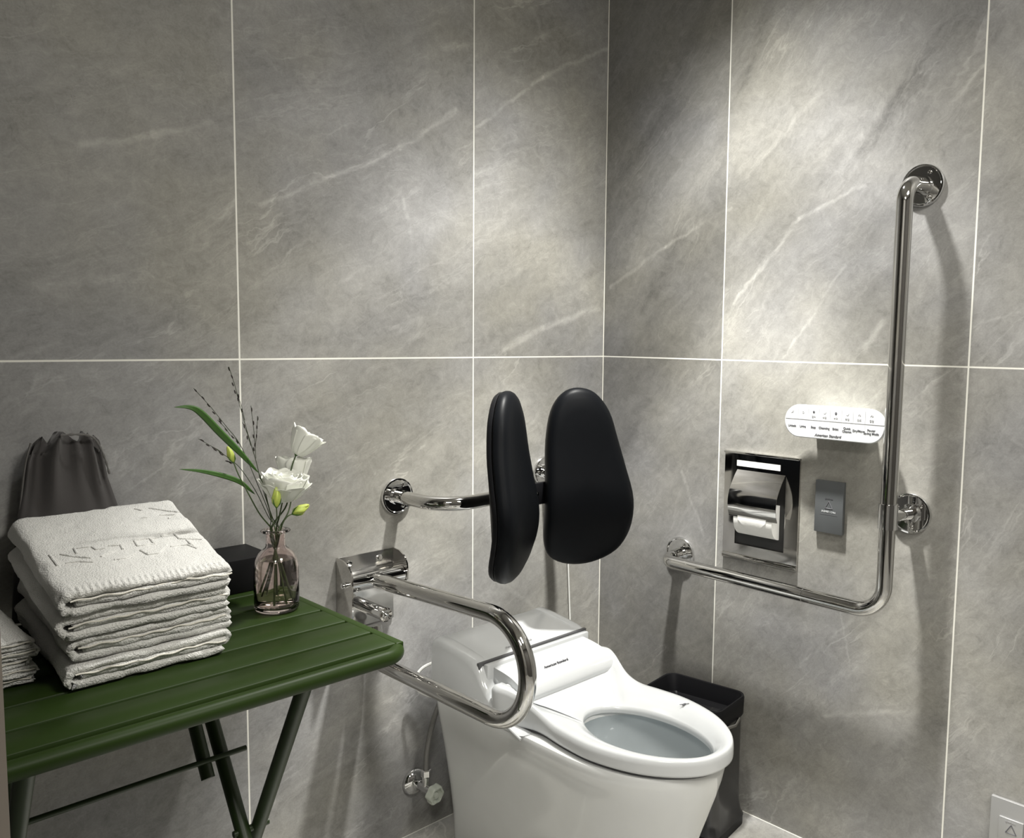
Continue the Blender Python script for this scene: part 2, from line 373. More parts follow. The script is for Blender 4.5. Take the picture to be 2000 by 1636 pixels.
def glow(name, c, e):
    m, nt, pb = newmat(name); pb.inputs['Emission Color'].default_value = (*c, 1); pb.inputs['Emission Strength'].default_value = e; return m
for x, y in LAMPS:
    t = empty('downlight', (x, y, CEIL), 'round recessed ceiling downlight above the toilet', 'ceiling light')
    b = lathe(NB(), (x, y, CEIL), (0, 0, -1), [(.062, 0), (.062, .004), (.058, .006), (.046, .006), (.042, .002), (.042, 0)], 32)
    child('trim_ring', b, M_plast, t)
    child('lens', lathe(NB(), (x, y, CEIL-.002), (0, 0, -1), [(.040, 0), (.040, .002), (.03, .0035)], 24), glow('lamp_glow', (1, .98, .93), 12), t)
for i, (x, y) in enumerate(FILLS):  # glowing panels added around the fill lamps, out of view
    t = empty('fill_panel', (x, y, CEIL), ['added square fill light panel nearer the right wall', 'added square fill light panel by the left wall'][i], 'ceiling light', 'added fill light panels')
    b = NB()
    for (p, q) in (((-.27, -.27), (.27, -.25)), ((-.27, .25), (.27, .27)), ((-.27, -.25), (-.25, .25)), ((.25, -.25), (.27, .25))):
        box(b, (x+p[0], y+p[1], CEIL-.022), (x+q[0], y+q[1], CEIL-.0005))
    child('fill_frame', b, M_plast, t, smooth=False)
    child('fill_diffuser', box(NB(), (x-.25, y-.25, CEIL-.018), (x+.25, y+.25, CEIL-.006)), glow('fill_glow', (1, .95, .84), 3), t, smooth=False)

# ------------------------------------------------------------------ toilet
CX = -.503; YB = -.080
toilet = empty('toilet', (CX, -.42, 0), 'white one-piece toilet with a bidet seat against the tiled wall', 'toilet')
def d_outline(w, yf, yb, z, a=.24, rb=.035, n=40):
    """plan outline of the skirted bowl at height z: straight sides, elliptical front, rounded back corners"""
    pts = []; yc = yf+a
    for k in range(n+1):
        t = PI*k/n; pts.append((CX+w*math.copysign(abs(math.cos(t))**.92, math.cos(t)), yc-a*math.sin(t)**.95 if k not in (0, n) else yc, z))
    for k in range(1, 7): pts.append((CX-w, yc+(yb-rb-yc)*k/6, z))
    for k in range(1, 7): a_ = PI-PI/2*k/6; pts.append((CX-w+rb+rb*math.cos(a_), yb-rb+rb*math.sin(a_), z))
    for k in range(1, 9): pts.append((CX-w+rb+(2*w-2*rb)*k/8, yb, z))
    for k in range(1, 7): a_ = PI/2-PI/2*k/6; pts.append((CX+w-rb+rb*math.cos(a_), yb-rb+rb*math.sin(a_), z))
    for k in range(1, 6): pts.append((CX+w, yb-rb+(yc-yb+rb)*k/6, z))
    return pts
SEC = [(0, .120, -.655, .28), (.02, .121, -.657, .28), (.08, .125, -.668, .28), (.15, .134, -.686, .27), (.21, .144, -.705, .26),
       (.26, .153, -.722, .255), (.30, .161, -.735, .25), (.335, .168, -.745, .25), (.36, .172, -.750, .25), (.376, .173, -.753, .25), (.383, .170, -.750, .25)]
rings = [d_outline(w_, yf, YB, z, a) for (z, w_, yf, a) in SEC]
def bowl_ring(kx, ky, z, cy=-.583):
    base = d_outline(.17, -.75, YB, z, .25); out = []
    for p in base:
        th = math.atan2((p[1]-(-.42))/.33, (p[0]-CX)/.17); out.append((CX+kx*math.cos(th), cy+ky*math.sin(th), z))
    return out
rings += [bowl_ring(.128, .150, .384, -.575), bowl_ring(.122, .148, .374, -.575)]
b = NB(); loft(b, rings, (True, False)); child('pedestal', b, M_ceramic, toilet, angle=60)
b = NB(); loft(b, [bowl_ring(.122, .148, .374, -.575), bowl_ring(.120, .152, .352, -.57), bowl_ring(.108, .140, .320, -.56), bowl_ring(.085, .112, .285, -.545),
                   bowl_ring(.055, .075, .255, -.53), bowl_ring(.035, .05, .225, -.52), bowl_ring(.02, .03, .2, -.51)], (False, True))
bowl = child('bowl', b, M_bowl_shade, toilet, angle=70)
wv = [(CX+.050*math.cos(t*PI/16), -.532+.070*math.sin(t*PI/16), .252) for t in range(32)]
b = NB(); loft(b, [[(p[0], p[1], .250) for p in wv], wv]); child('water', b, M_water, toilet)
# seat unit housing at the back
def side_profile(ins=0):
    return [(YB-ins, .386), (YB-ins, .500-ins), (YB-.006-ins, .512-ins), (YB-.022-ins, .519-ins), (-.14, .516-ins), (-.20, .509-ins), (-.236+ins, .503-ins), (-.252+ins, .494-ins),
            (-.262+ins, .474), (-.272+ins, .456), (-.290+ins, .438), (-.312+ins, .421), (-.353+ins, .396), (-.395+ins, .378), (-.40+ins, .384)]
b = NB(); hw = .178; rr = []
for (dx, ins) in ((-hw, .020), (-hw+.002, .011), (-hw+.007, .004), (-hw+.016, 0), (hw-.016, 0), (hw-.007, .004), (hw-.002, .011), (hw, .020)):
    pr = side_profile(ins)
    pr[-2] = (pr[-2][0], .3845); rr.append([(CX+dx, p[0], max(p[1], .3845)) for p in pr])
# the front of the housing opens between the two cheeks: cheeks reach forward, the middle stops at the lid line
def cheek(x0, x1):
    b = NB(); rr = []
    n = [(x0, .014), (x0+.0025, .007), (x0+.007, .0025), (x0+.016, 0), (x1-.002, 0), (x1, .002)] if x0 < x1 else [(x0, .014), (x0-.0025, .007), (x0-.007, .0025), (x0-.016, 0), (x1+.002, 0), (x1, .002)]
    for (x, ins) in n: rr.append([(x, p[0], max(p[1], .3845)) for p in side_profile(ins)])
    loft(b, rr); return b
hs = NB(); rr = []
top = [(YB, .3845), (YB, .500), (YB-.006, .512), (YB-.022, .519), (-.14, .516), (-.20, .509), (-.236, .503), (-.246, .500), (-.246, .3845)]
for (dx, ins) in ((-hw+.003, .024), (-hw+.006, .013), (-hw+.012, .006), (-hw+.024, .0015), (hw-.024, .0015), (hw-.012, .006), (hw-.006, .013), (hw-.003, .024)):
    rr.append([(CX+dx, min(p[0], YB-ins*.6), p[1]-(ins if p[1] > .45 else 0)) for p in top])
loft(hs, rr); housing = child('tank_housing', hs, M_plast, toilet, angle=50)
child('side_cheek', cheek(CX-hw-.0005, CX-hw+.034), M_plast, toilet, angle=50)
child('side_cheek', cheek(CX+hw+.0005, CX+hw-.034), M_plast, toilet, angle=50)
b = box(NB(), (CX-.172, -.2535, .485), (CX+.172, -.2465, .4985)); child('gap_shade_strip', b, M_gap, toilet)  # dark box painted in for the shade of the gap behind the lip
b = box(NB(), (CX-.160, -.268, .42), (CX+.166, -.254, .4955), .003); child('front_lip', b, M_plast, toilet)
# rounded hinge cover
prof = [(-.262, .43), (-.262, .487)] + [(p.x, p.y) for p in smooth_open([(-.264, .4875), (-.30, .484), (-.332, .477), (-.356, .464), (-.368, .446), (-.366, .432)], 4)]
b = NB(); prism(b, [(p[0], p[1]) for p in prof], 0, 'x', CX-.142, CX+.146); hinge = child('hinge_cover', b, M_plast, toilet, angle=30)
for sx in (-1, 1):
    x0 = CX-.142 if sx < 0 else CX+.146
    child('hinge_pin', tube(NB(), [(x0, -.318, .452), (x0+sx*.012, -.318, .452)], .013, 16), M_plast, toilet)
# seat ring
half = [(0, -.772), (.05, -.762), (.098, -.724), (.138, -.660), (.160, -.575), (.158, -.495), (.149, -.430), (.152, -.392), (.170, -.348), (.179, -.320), (.174, -.298), (.160, -.300), (.150, -.330), (.12, -.345), (0, -.345)]
outl = [(CX+x, y) for x, y in half] + [(CX-x, y) for x, y in half[-2:0:-1]]
outer = smooth_closed([(p[0], p[1], 0) for p in outl], 5); nO = len(outer)
cy_ = -.583
inner = []
for p in outer:
    th = math.atan2((p.y-cy_)/.20, (p.x-CX)/.16); inner.append(Vector((CX+.094*math.cos(th), cy_+.154*math.sin(th)*(1.0), 0)))
def crest(y, x=9):
    t = min(max((y+.47)/.15, 0), 1); g = min(max((abs(x-CX)-.118)/.040, 0), 1); return .424+(.012+.034*g*g*(3-2*g))*(t*t*(3-2*t))
steps = [(.015, 'b'), (0, 'lo'), (0, 'm'), (.03, 'hi'), (.09, 1), (.2, 1), (.35, .96), (.5, .85), (.65, .65), (.8, .38), (.9, .15), (.96, 0), (1, -.25), (1.01, -1.2), (1.005, -2.0), (.96, -2.0)]
rings = []
for (f, k) in steps:
    ring = []
    for o_, i_ in zip(outer, inner):
        p = o_.lerp(i_, f); c = crest(o_.y, o_.x); cc = crest(p.y, p.x)
        z = {'b': .392, 'lo': .396, 'm': c-.014, 'hi': c-.004}.get(k) if isinstance(k, str) else None
        if z is None: z = (.401+(cc-.401)*k) if k >= 0 else .401+k*.008
        ring.append((p.x, p.y, z))
    rings.append(ring)
b = NB(); loft(b, rings, (False, False)); bmesh.ops.bridge_loops
for j in range(nO): pass
R0 = [v for v in list(b.verts)[:nO]]; b.verts.ensure_lookup_table()
last = [b.verts[i] for i in range(len(b.verts)-nO, len(b.verts))]; first = [b.verts[i] for i in range(nO)]
for j in range(nO): b.faces.new((first[j], last[j], last[(j+1) % nO], first[(j+1) % nO]))
seat = child('seat', b, M_plast, toilet, angle=75)
b = NB(); g_ = [[(CX+(p.x-CX)*s, cy_+.05+(p.y-cy_-.05)*s, z) for p in outer] for (s, z) in ((.955, .3845), (.955, .3915))]; loft(b, g_, (False, False)); child('seat_gap_shade', b, M_gap, toilet)  # dark band painted in for the shade between seat and rim
mk = onZ(1336, 1375, .4235); b = NB(); ball(b, (mk.x, mk.y, .4235), .0045, (1.6, .6, .35), u=8, v=6); tube(b, [(mk.x-.010, mk.y+.004, .4245), (mk.x+.010, mk.y-.006, .4245)], .0008, 6)
child('seat_logo', b, M_ink, toilet)
text_obj('brand_lettering', 'American Standard', .0098, (CX-.010, -.330, .4785), (1, 0, 0), (0, .9, .35), M_ink, toilet, shear=.25, ext=.0010)
text_obj('brand_lettering', 'American Standard', .0105, (CX-.035, -.232, .5052), (1, 0, 0), (0, 1, .14), M_ink2, toilet, shear=.25, ext=.0006)
b = tube(NB(), [(CX-hw-.002, -.353, .396), (CX-hw-.002, -.397, .380)], .0032, 8); child('side_trim', b, M_plast, toilet)
for sx in (.02, .0):
    p = (CX-.150+sx*.2, -.300-.03*(sx > 0), .44)
# ------------------------------------------------------------------ white cable down the wall and small hose loop
b = tube(NB(), [onY(1108, 1060, -.004), onY(1113, 1204, -.004), onY(1114, 1300, -.004)], .0024, 8)
tag(finish('power_cable', b, M_wcable, None, loc=tuple(onY(1113, 1204, -.004))), 'thin white cable running down the tiled wall behind the backrest', 'cable')
lp = smooth_open([(-.60, -.075, .43), (-.63, -.05, .435), (-.665, -.035, .425), (-.683, -.03, .40), (-.675, -.035, .37), (-.64, -.06, .35)], 6)
tag(finish('hose_loop', tube(NB(), lp, .004, 8), M_wcable, None, loc=tuple(lp[12])), 'small white hose loop showing beside the back of the toilet', 'hose')

# ------------------------------------------------------------------ water valve
vy = onY(808, 1524, 0)
valve = empty('angle_valve', tuple(vy), 'chrome water shut-off valve with a clear knob low on the wall', 'valve')
child('wall_flange', lathe(NB(), (vy.x, -.001, vy.z), (0, -1, 0), [(.033, 0), (.033, .004), (.030, .010), (.020, .016), (.013, .018)], 28), M_chrome2, valve)
b = tube(NB(), [(vy.x, -.015, vy.z), (vy.x, -.075, vy.z)], .0105, 16); tube(b, [(vy.x, -.050, vy.z), (vy.x, -.050, vy.z+.034)], .0085, 14); child('valve_body', b, M_chrome2, valve)
child('hose_nut', lathe(NB(), (vy.x, -.050, vy.z+.030), (0, 0, 1), [(.0115, 0), (.0125, .002), (.0125, .016), (.010, .018)], 6), M_chrome2, valve, smooth=False)
kb = NB(); ax = Vector((.10, -1, -.12)).normalized(); kx, ky, ka = frame(ax); kc = Vector((vy.x, -.072, vy.z-.001))
for (r_, h_) in ((0,0),): pass
rr = []
for (rs, h_) in ((.70, 0), (1, .003), (1, .017), (.92, .020), (.74, .020), (.70, .013), (.34, .013), (.30, .020), (.05, .0205)):
    rr.append([kc+ka*h_+kx*(math.cos(2*PI*k/36)*.022*rs*(1+.08*math.cos(6*2*PI*k/36)*(rs > .6)))+ky*(math.sin(2*PI*k/36)*.022*rs*(1+.08*math.cos(6*2*PI*k/36)*(rs > .6))) for k in range(36)])
loft(kb, rr); child('knob', kb, M_knob, valve, angle=35)
hp = smooth_open([(vy.x, -.050, vy.z+.044), (vy.x+.003, -.052, vy.z+.10), (vy.x+.018, -.058, vy.z+.17), (vy.x+.045, -.062, vy.z+.225), (vy.x+.085, -.055, vy.z+.25)], 8)
hh = tag(finish('water_hose', tube(NB(), hp, .0068, 12), M_hose, None, loc=tuple(hp[0])), 'braided grey water hose rising from the wall valve behind the toilet', 'hose')

# ------------------------------------------------------------------ waste bin
bang = math.radians(7); bc = Vector((-.128, -.432, 0)); Rz = Matrix.Rotation(bang, 3, 'Z')
bin_ = empty('waste_bin', tuple(bc), 'dark steel waste bin with a black liner in the corner beside the toilet', 'bin')
def bring(wx, wy, z, r=.03, dx=0, dy=0): return [tuple(Rz @ Vector((p[0]+dx, p[1]+dy, 0)) + Vector((bc.x, bc.y, z))) for p in rrect(-wx, wx, -wy, wy, r)]
b = NB(); loft(b, [bring(.088, .118, .0, .034), bring(.088, .118, .022, .034)]); child('base', b, M_black, bin_)
b = NB(); loft(b, [bring(.088, .118, .022), bring(.083, .113, .034), bring(.079, .109, .06), bring(.078, .108, .10), bring(.078, .108, .285)], (True, False)); child('body', b, M_binsteel, bin_, angle=50)
b = NB(); loft(b, [bring(.080, .110, .282), bring(.082, .112, .287), bring(.083, .113, .326), bring(.081, .111, .332, .028), bring(.077, .107, .331, .026), bring(.066, .096, .300, .02), bring(.064, .094, .285, .02)], (True, False)); child('rim', b, M_black, bin_, angle=45)
b = NB(); rr = []
for q in range(7):
    s = 1-q/6.0; ring = bring(.0645*s+.001, .0945*s+.001, 0, max(.019*s, .0005))
    rr.append([(p[0], p[1], .292-.018*(1-s)+.014*noise.noise(Vector((p[0]*45, p[1]*60, q)))+.006*noise.noise(Vector((p[0]*110, p[1]*30, 9)))) for p in ring])
loft(b, rr, (False, True)); child('bin_liner', b, M_liner, bin_, angle=80)
b = NB(); p0 = Rz @ Vector((.03, -.111, 0)); 
tube(b, [bc+Rz @ Vector((-.035, -.1125, .282)), bc+Rz @ Vector((0, -.119, .279)), bc+Rz @ Vector((.035, -.1125, .282))], .004, 8); child('front_handle', b, M_steel, bin_)

# ------------------------------------------------------------------ grab rails
TR = .0168
def flange(name, root, c, ax, r=.0445, screws=3, a0=90):
    """round wall flange with collar and dome screws"""
    c = Vector(c); ax = Vector(ax)
    f = child(name, lathe(NB(), c, ax, [(r*.96, 0), (r, .002), (r, .006), (r*.97, .0085), (r*.90, .009), (r*.86, .0072), (.021, .0072), (.0205, .016), (TR+.0006, .016)], 40), M_chrome2, root, angle=30)
    x, y, a = frame(ax)
    for k in range(screws):
        t = math.radians(a0+k*360/screws); p = c+a*.0072+x*(math.cos(t)*r*.66)+y*(math.sin(t)*r*.66)
        s = child('screw', lathe(NB(), p, ax, [(.0045, 0), (.0045, .001), (.0036, .003), (.002, .0036), (.0017, .0022)], 12), M_steel, f)
    return f
# L-shaped rail on the right wall
BX = -.080; yv = -.885; yh0 = -.305; zh = .630
rail = empty('grab_rail', (0, -.60, .84), 'large chrome L-shaped grab rail on the right wall', 'grab rail')
topf, midf, lowf = Vector((0, -.893, 1.538)), Vector((0, -.902, .8407)), Vector((0, -.2925, .6385))
path = fillet([lowf+Vector((-.008, 0, 0)), (BX, yh0+.008, .633), (BX, yv, zh-.002), (BX-.002, -.890, 1.532), topf+Vector((-.008, 0, 0))], [.036, .062, .040], 12)
child('rail_tube', tube(NB(), path, TR, 28), M_chrome, rail, angle=60)
for f_ in (topf, lowf): flange('wall_flange', rail, f_, (-1, 0, 0), a0=60)
mf = flange('wall_flange', rail, midf, (-1, 0, 0), a0=40)
child('standoff_post', tube(NB(), [midf+Vector((-.010, 0, 0)), (BX+.010, yv-.004, .842)], .0135, 20), M_chrome2, rail)
vbar = lambda z: Vector((BX-.002*(z-.63)/.9, yv-.005*(z-.63)/.9, z))
child('coupling_sleeve', lathe(NB(), vbar(.815), (0, 0, 1), [(TR, 0), (.0198, .0006), (.0198, .054), (TR, .0546)], 32), M_chrome2, rail, angle=30)
child('joint_ring', lathe(NB(), (BX, -.700, zh), (0, 1, 0), [(TR, 0), (TR+.0009, .0005), (TR+.0009, .002), (TR, .0025)], 28), M_chrome2, rail)

# backrest rail on the back wall
backr = empty('backrest_rail', (-.473, 0, .8407), 'chrome U-shaped rail carrying two black back pads behind the toilet', 'backrest')
lf, rf = Vector((-.7145, 0, .8415)), Vector((-.233, 0, .850))
path = fillet([lf+Vector((0, -.008, 0)), (-.712, -.176, .8400), (-.246, -.168, .845), rf+Vector((0, -.008, 0))], [.095, .095], 16)
child('rail_tube', tube(NB(), path, .0160, 28), M_chrome, backr, angle=60)
flange('wall_flange', backr, lf, (0, -1, 0), r=.0425, a0=60); flange('wall_flange', backr, rf, (0, -1, 0), r=.0425, a0=60)
child('pad_bracket', box(NB(), (-.555, -.204, .815), (-.34, -.192, .868), .003), M_black, backr)
child('bracket_screw', lathe(NB(), (-.457, -.204, .842), (0, -1, 0), [(.006, 0), (.0055, .002), (.003, .004)], 12), M_steel, backr)
A_ = math.radians(30)
pin = Vector((-.420, -.205, 0)); eu = Vector((math.cos(A_), -math.sin(A_), 0)); en = Vector((-math.sin(A_), -math.cos(A_), 0))
def on_pad(u, v):
    d = ray(u, v); t = (pin-CAM).dot(en)/d.dot(en); p = CAM+d*t; return ((p-pin).dot(eu), p.z)
OUT = [on_pad(*p) for p in [(1130,757),(1100,768),(1078,802),(1067,860),(1063,930),(1060,990),(1060,1050),(1072,1085),(1108,1100),(1155,1096),(1200,1072),(1223,1030),(1229,970),(1218,910),(1204,850),(1190,802),(1163,767)]]
def pad_bm(mirror):
    pts = smooth_closed([(p[0], p[1], 0) for p in OUT], 4); cu = sum(p.x for p in pts)/len(pts); cz = sum(p.y for p in pts)/len(pts)
    E1 = Vector((-eu.x, eu.y, 0)) if mirror else eu; EN = Vector((-en.x, en.y, 0)) if mirror else en
    P0 = Vector((2*-.457-pin.x-.020, pin.y, 0)) if mirror else pin
    def bend(z):   # lumbar curve
        t = (z-.67)/.42; return .026*math.exp(-((t-.33)/.24)**2)-.010*max(0, t-.6)*2 - .012*max(0, .2-t)*5*.3
    def ring(s, off): return [P0+E1*(cu+(p.x-cu)*s)+EN*(off+bend(cz+(p.y-cz)*s)-.012)+Vector((0, 0, cz+(p.y-cz)*s)) for p in pts]
    b = NB(); loft(b, [ring(.90, -.012), ring(.965, -.010), ring(.985, -.004), ring(.985, .002)], (True, False)); shell = b
    c = NB(); loft(c, [ring(.97, .003), ring(.992, .004), ring(1.0, .009), ring(1.0, .016), ring(.985, .023), ring(.95, .029), ring(.88, .034), ring(.75, .038), ring(.55, .040), ring(.3, .0415), ring(.08, .042)], (True, True))
    return shell, c
for mir in (False, True):
    sh, cu_ = pad_bm(mir)
    pc = child('back_pad', cu_, M_pad, backr, angle=70); child('pad_shell', sh, M_black, pc, angle=60)

# swing-up arm with hinge on the back wall
arm = empty('swing_up_rail', (-.80, 0, .64), 'chrome fold-down armrest loop hinged to the wall beside the toilet', 'armrest')
child('back_plate', box(NB(), (-.873, -.006, .555), (-.727, -.001, .722), .002), M_satin, arm)
for x0 in (-.875, -.728):
    poly = [(-.003, .552), (-.003, .722), (-.030, .720), (-.050, .712), (-.062, .700), (-.066, .690), (-.066, .600), (-.030, .555)] if x0 < -.8 else [(-.003, .645), (-.003, .722), (-.030, .720), (-.050, .710), (-.060, .695), (-.062, .680), (-.060, .650), (-.03, .645)]
    b = NB(); prism(b, poly, 0, 'x', x0, x0+.0035); ch_ = child('side_plate', b, M_steel, arm, angle=30)
    sx = -1 if x0 < -.8 else 1; xs = x0 if sx < 0 else x0+.0035
    child('hinge_bolt', lathe(NB(), (xs, -.040, .668), (sx, 0, 0), [(.008, 0), (.008, .003), (.006, .004), (.006, .009), (.003, .011)], 14), M_chrome2, arm)
child('hinge_barrel', tube(NB(), [(-.871, -.040, .668), (-.729, -.040, .668)], .0185, 28), M_chrome2, arm)
for sx in (-.845, -.765): child('plate_screw', lathe(NB(), (sx, -.006, .705), (0, -1, 0), [(.007, 0), (.007, .003), (.005, .005), (.002, .005)], 14), M_chrome2, arm)
ap = fillet([(-.80, -.045, .667), (-.80, -.540, .689), (-.80, -.540, .479), (-.80, -.050, .479), (-.80, -.035, .560)], [.103, .103, .03], 18)
child('arm_loop', tube(NB(), ap, .0172, 28), M_chrome, arm, angle=60)
s0, s1 = onY(672, 1178, -.045), onY(757, 1216, -.150)
st = Vector((-.835, -.02, .617)); en_ = Vector((-.835, -.135, .617))
child('stop_tube', tube(NB(), [st, en_], .0145, 24), M_chrome2, arm); child('end_cap', lathe(NB(), en_, (0, -1, 0), [(.0155, -.003), (.0155, .002), (.012, .005), (.006, .003), (.003, .006)], 20), M_steel, arm)

# ------------------------------------------------------------------ control panel (bidet remote) on the right wall
RX = -.050; y0, y1 = -.597, -.834; z0_, z1_ = .981, 1.055
pp = [onX(*q, RX) for q in ((1532, 822), (1727, 846), (1620, 793), (1630, 862))]
yl, yr = pp[0].y, onX(1729, 840, RX).y; zt, zb = onX(1640, 794.5, RX).z, onX(1625, 860, RX).z
remote = empty('bidet_remote', (0, (yl+yr)/2, zb), 'white oblong control panel with printed buttons above the paper holder', 'remote control')
def capsule(x, ins): return [(x, p[0], p[1]) for p in rrect(yr+ins, yl-ins, zb+ins, zt-ins, (zt-zb)/2-ins-.0005, 10)]
b = NB(); loft(b, [capsule(RX+.016, .004), capsule(RX+.012, .001), capsule(RX+.004, 0), capsule(RX+.001, .0008), capsule(RX, .0025)]); child('panel', b, M_plast, remote, angle=30)
b = box(NB(), (-.0005, yl-.055, zb+.012), (RX+.014, yr+.05, zt-.010), .003); child('wall_holder', b, M_plast, remote)
FX = RX-.0003
zm = zb+(zt-zb)*.56
b = NB(); box(b, (FX-.0002, yl-.003, zm-.0004), (FX+.0004, yr+.003, zm+.0004)); child('divider_line', b, M_ink2, remote)
ncol = 8; W_ = (yl-yr); cols = [yl-W_*(.075+.118*k+.0) for k in range(9)]
edges = [yl-W_*q for q in (.145, .252, .362, .472, .586, .697, .812)]
M_faint = mat('faint_ink', (.56, .57, .58), .5)
for e_ in edges:
    child('upper_button_line', box(NB(), (FX-.0001, e_-.0002, zm), (FX+.0003, e_+.0002, zt-.006)), M_ink2, remote)
    child('lower_button_line', box(NB(), (FX-.0001, e_-.0001, zb+.020), (FX+.0003, e_+.0001, zm-.002)), M_faint, remote)
cen = [.085, .198, .307, .417, .529, .641, .755, .872]
low = ['Unlock', 'Urine', 'Stop', 'Cleansing', 'Bidet', 'Quick\nCleanse', 'Dry/Move', 'Power\nSaving Mode']
upk = ['', '', '정지', '세정', '비데', '쾌변', '건조', '절전']
for k in range(8):
    yy = yl-W_*cen[k]
    text_obj('button_lettering', low[k], .0068, (FX, yy, zm-.0165), (0, -1, 0), (0, 0, 1), M_ink, remote, ext=.0003, bold=.00012)
    if upk[k]: text_obj('button_lettering', upk[k], .0055, (FX, yy, zm+.0075), (0, -1, 0), (0, 0, 1), M_ink2, remote, ext=.0003)
    b = NB(); zi = zm+.0185 if k > 1 else zm+.016
    if k in (2, 4): ball(b, (FX, yy, zi), .0028, (.15, 1, 1.25 if k == 4 else 1), u=10, v=8); mm = M_ink
    elif k in (3, 5): tube(b, smooth_open([(FX, yy+.0035, zi+.002), (FX, yy+.002, zi-.0015), (FX, yy, zi-.0025), (FX, yy-.002, zi-.0015), (FX, yy-.0035, zi+.002)], 3), .0003, 5); mm = M_ink2
    elif k == 1: tube(b, [(FX, yy+.002*math.cos(t*PI/6), zi+.002*math.sin(t*PI/6)) for t in range(13)], .0003, 5); mm = M_ink2
    elif k == 0: box(b, (FX-.0002, yy-.002, zi-.002), (FX+.0002, yy+.001, zi+.002)); tube(b, [(FX, yy+.003, zi-.003), (FX, yy-.003, zi+.003)], .0003, 5); mm = M_ink2
    else: box(b, (FX-.0002, yy-.003, zi-.0015), (FX+.0002, yy-.0005, zi+.0015)); tube(b, [(FX, yy+.003, zi-.002), (FX, yy, zi+.002), (FX, yy-.002, zi-.002)], .0003, 5); mm = M_ink2
    child('button_icon', b, mm, remote)
text_obj('brand_lettering', 'American Standard', .0082, (FX, yl-W_*.455, zb+.0095), (0, -1, 0), (0, 0, 1), M_ink, remote, shear=.28, ext=.0003, bold=.00012)

# ------------------------------------------------------------------ recessed paper holder
py0, py1, pz0, pz1 = -.427, -.637, .6585, .930
ph = empty('paper_holder', (0, (py0+py1)/2, pz0), 'mirror-finish steel paper holder plate recessed in the right wall', 'paper holder')
b = NB()
hy0, hy1, hz0, hz1 = -.462, -.601, .697, .885      # opening in the plate
XP = -.006
for (a, c) in (((py1, hz1), (py0, pz1)), ((py1, pz0), (py0, hz0)), ((hy0, hz0), (py0, hz1)), ((py1, hz0), (hy1, hz1))):
    box(b, (XP, a[0], a[1]), (-.0005, c[0], c[1]))
child('face_plate', b, M_steel, ph, smooth=False)
child('plate_lip', box(NB(), (-.012, py1, pz1-.003), (-.0005, py0, pz1+.002), .001), M_steel, ph)
child('plate_ledge', box(NB(), (-.010, py1, pz0-.001), (XP-.0002, py0, pz0+.012), .002), M_steel, ph)
b = NB(); box(b, (-.0015, hy1, hz0), (-.0006, hy0, hz1)); child('recess_shade_sheet', b, M_cavity, ph, smooth=False)  # flat dark sheet standing in for the shade of the hollow
slot = [onX(1440, 914, XP), onX(1533, 938, XP)]
b = NB(); box(b, (XP-.0012, -.585, .896), (XP-.0002, -.463, .9105)); child('sheet_window', b, M_paper, ph, smooth=False)
# bulging hood
hp_ = smooth_open([(-.004, 0, .889), (-.022, 0, .868), (-.040, 0, .838), (-.046, 0, .812), (-.044, 0, .792), (-.038, 0, .775)], 5)
b = NB(); yA, yB = hy0-.002, hy1+.002
loft(b, [[(p.x, yA, p.z) for p in hp_]+[(p.x+.0015, yA, p.z-.0008) for p in hp_[::-1]], [(p.x, yB, p.z) for p in hp_]+[(p.x+.0015, yB, p.z-.0008) for p in hp_[::-1]]])
child('hood', b, M_steel, ph, angle=25)
b = NB(); poly = [(p.x, p.z) for p in hp_]+[(-.004, .775)]
prism(b, poly, 0, 'y', hy0-.004, hy0-.0045+.002); 
child('hood_lip', tube(NB(), [(-.038, yA, .775), (-.038, yB, .775)], .0012, 8), M_steel, ph)
b.free()
roll = empty('toilet_roll', (-.030, -.531, .765), 'white toilet paper roll with a folded point inside the wall holder', 'toilet roll')
b = NB(); rr = []
RC, RR = Vector((.0, 0, .7600)), .0425
for yy in (-.4775, -.585):
    rr.append([(-.0020-max(0, math.sin(t*PI/24))*RR*.86, yy, .768+math.cos(t*PI/24)*RR) for t in range(25)])
loft(b, rr); child('paper', b, M_paper, roll, angle=30)
b = NB(); tri = [(-.500, .762), (-.565, .762), (-.533, .729)]
pts = []
def on_roll(y, z, e=.0008):
    c = (z-.768)/RR; c = max(-1, min(1, c)); return (-.0020-math.sqrt(1-c*c)*RR*.86-e, y, z)
n = 8; rows = []
for k in range(n+1):
    f = k/n; z = .790-(.790-.730)*f; hwid = .040*(1 if f < .35 else (1-f)/.65)
    rows.append([on_roll(-.530+hwid*q, z) for q in (-1, -.5, 0, .5, 1)])
v = [[b.verts.new(p) for p in r] for r in rows]; vv = [[b.verts.new((p[0]-.0008, p[1], p[2])) for p in r] for r in rows]
for i in range(n):
    for j in range(4): b.faces.new((v[i][j], v[i][j+1], v[i+1][j+1], v[i+1][j])); b.faces.new((vv[i][j], vv[i+1][j], vv[i+1][j+1], vv[i][j+1]))
child('folded_sheet', b, M_paper, roll, angle=80)

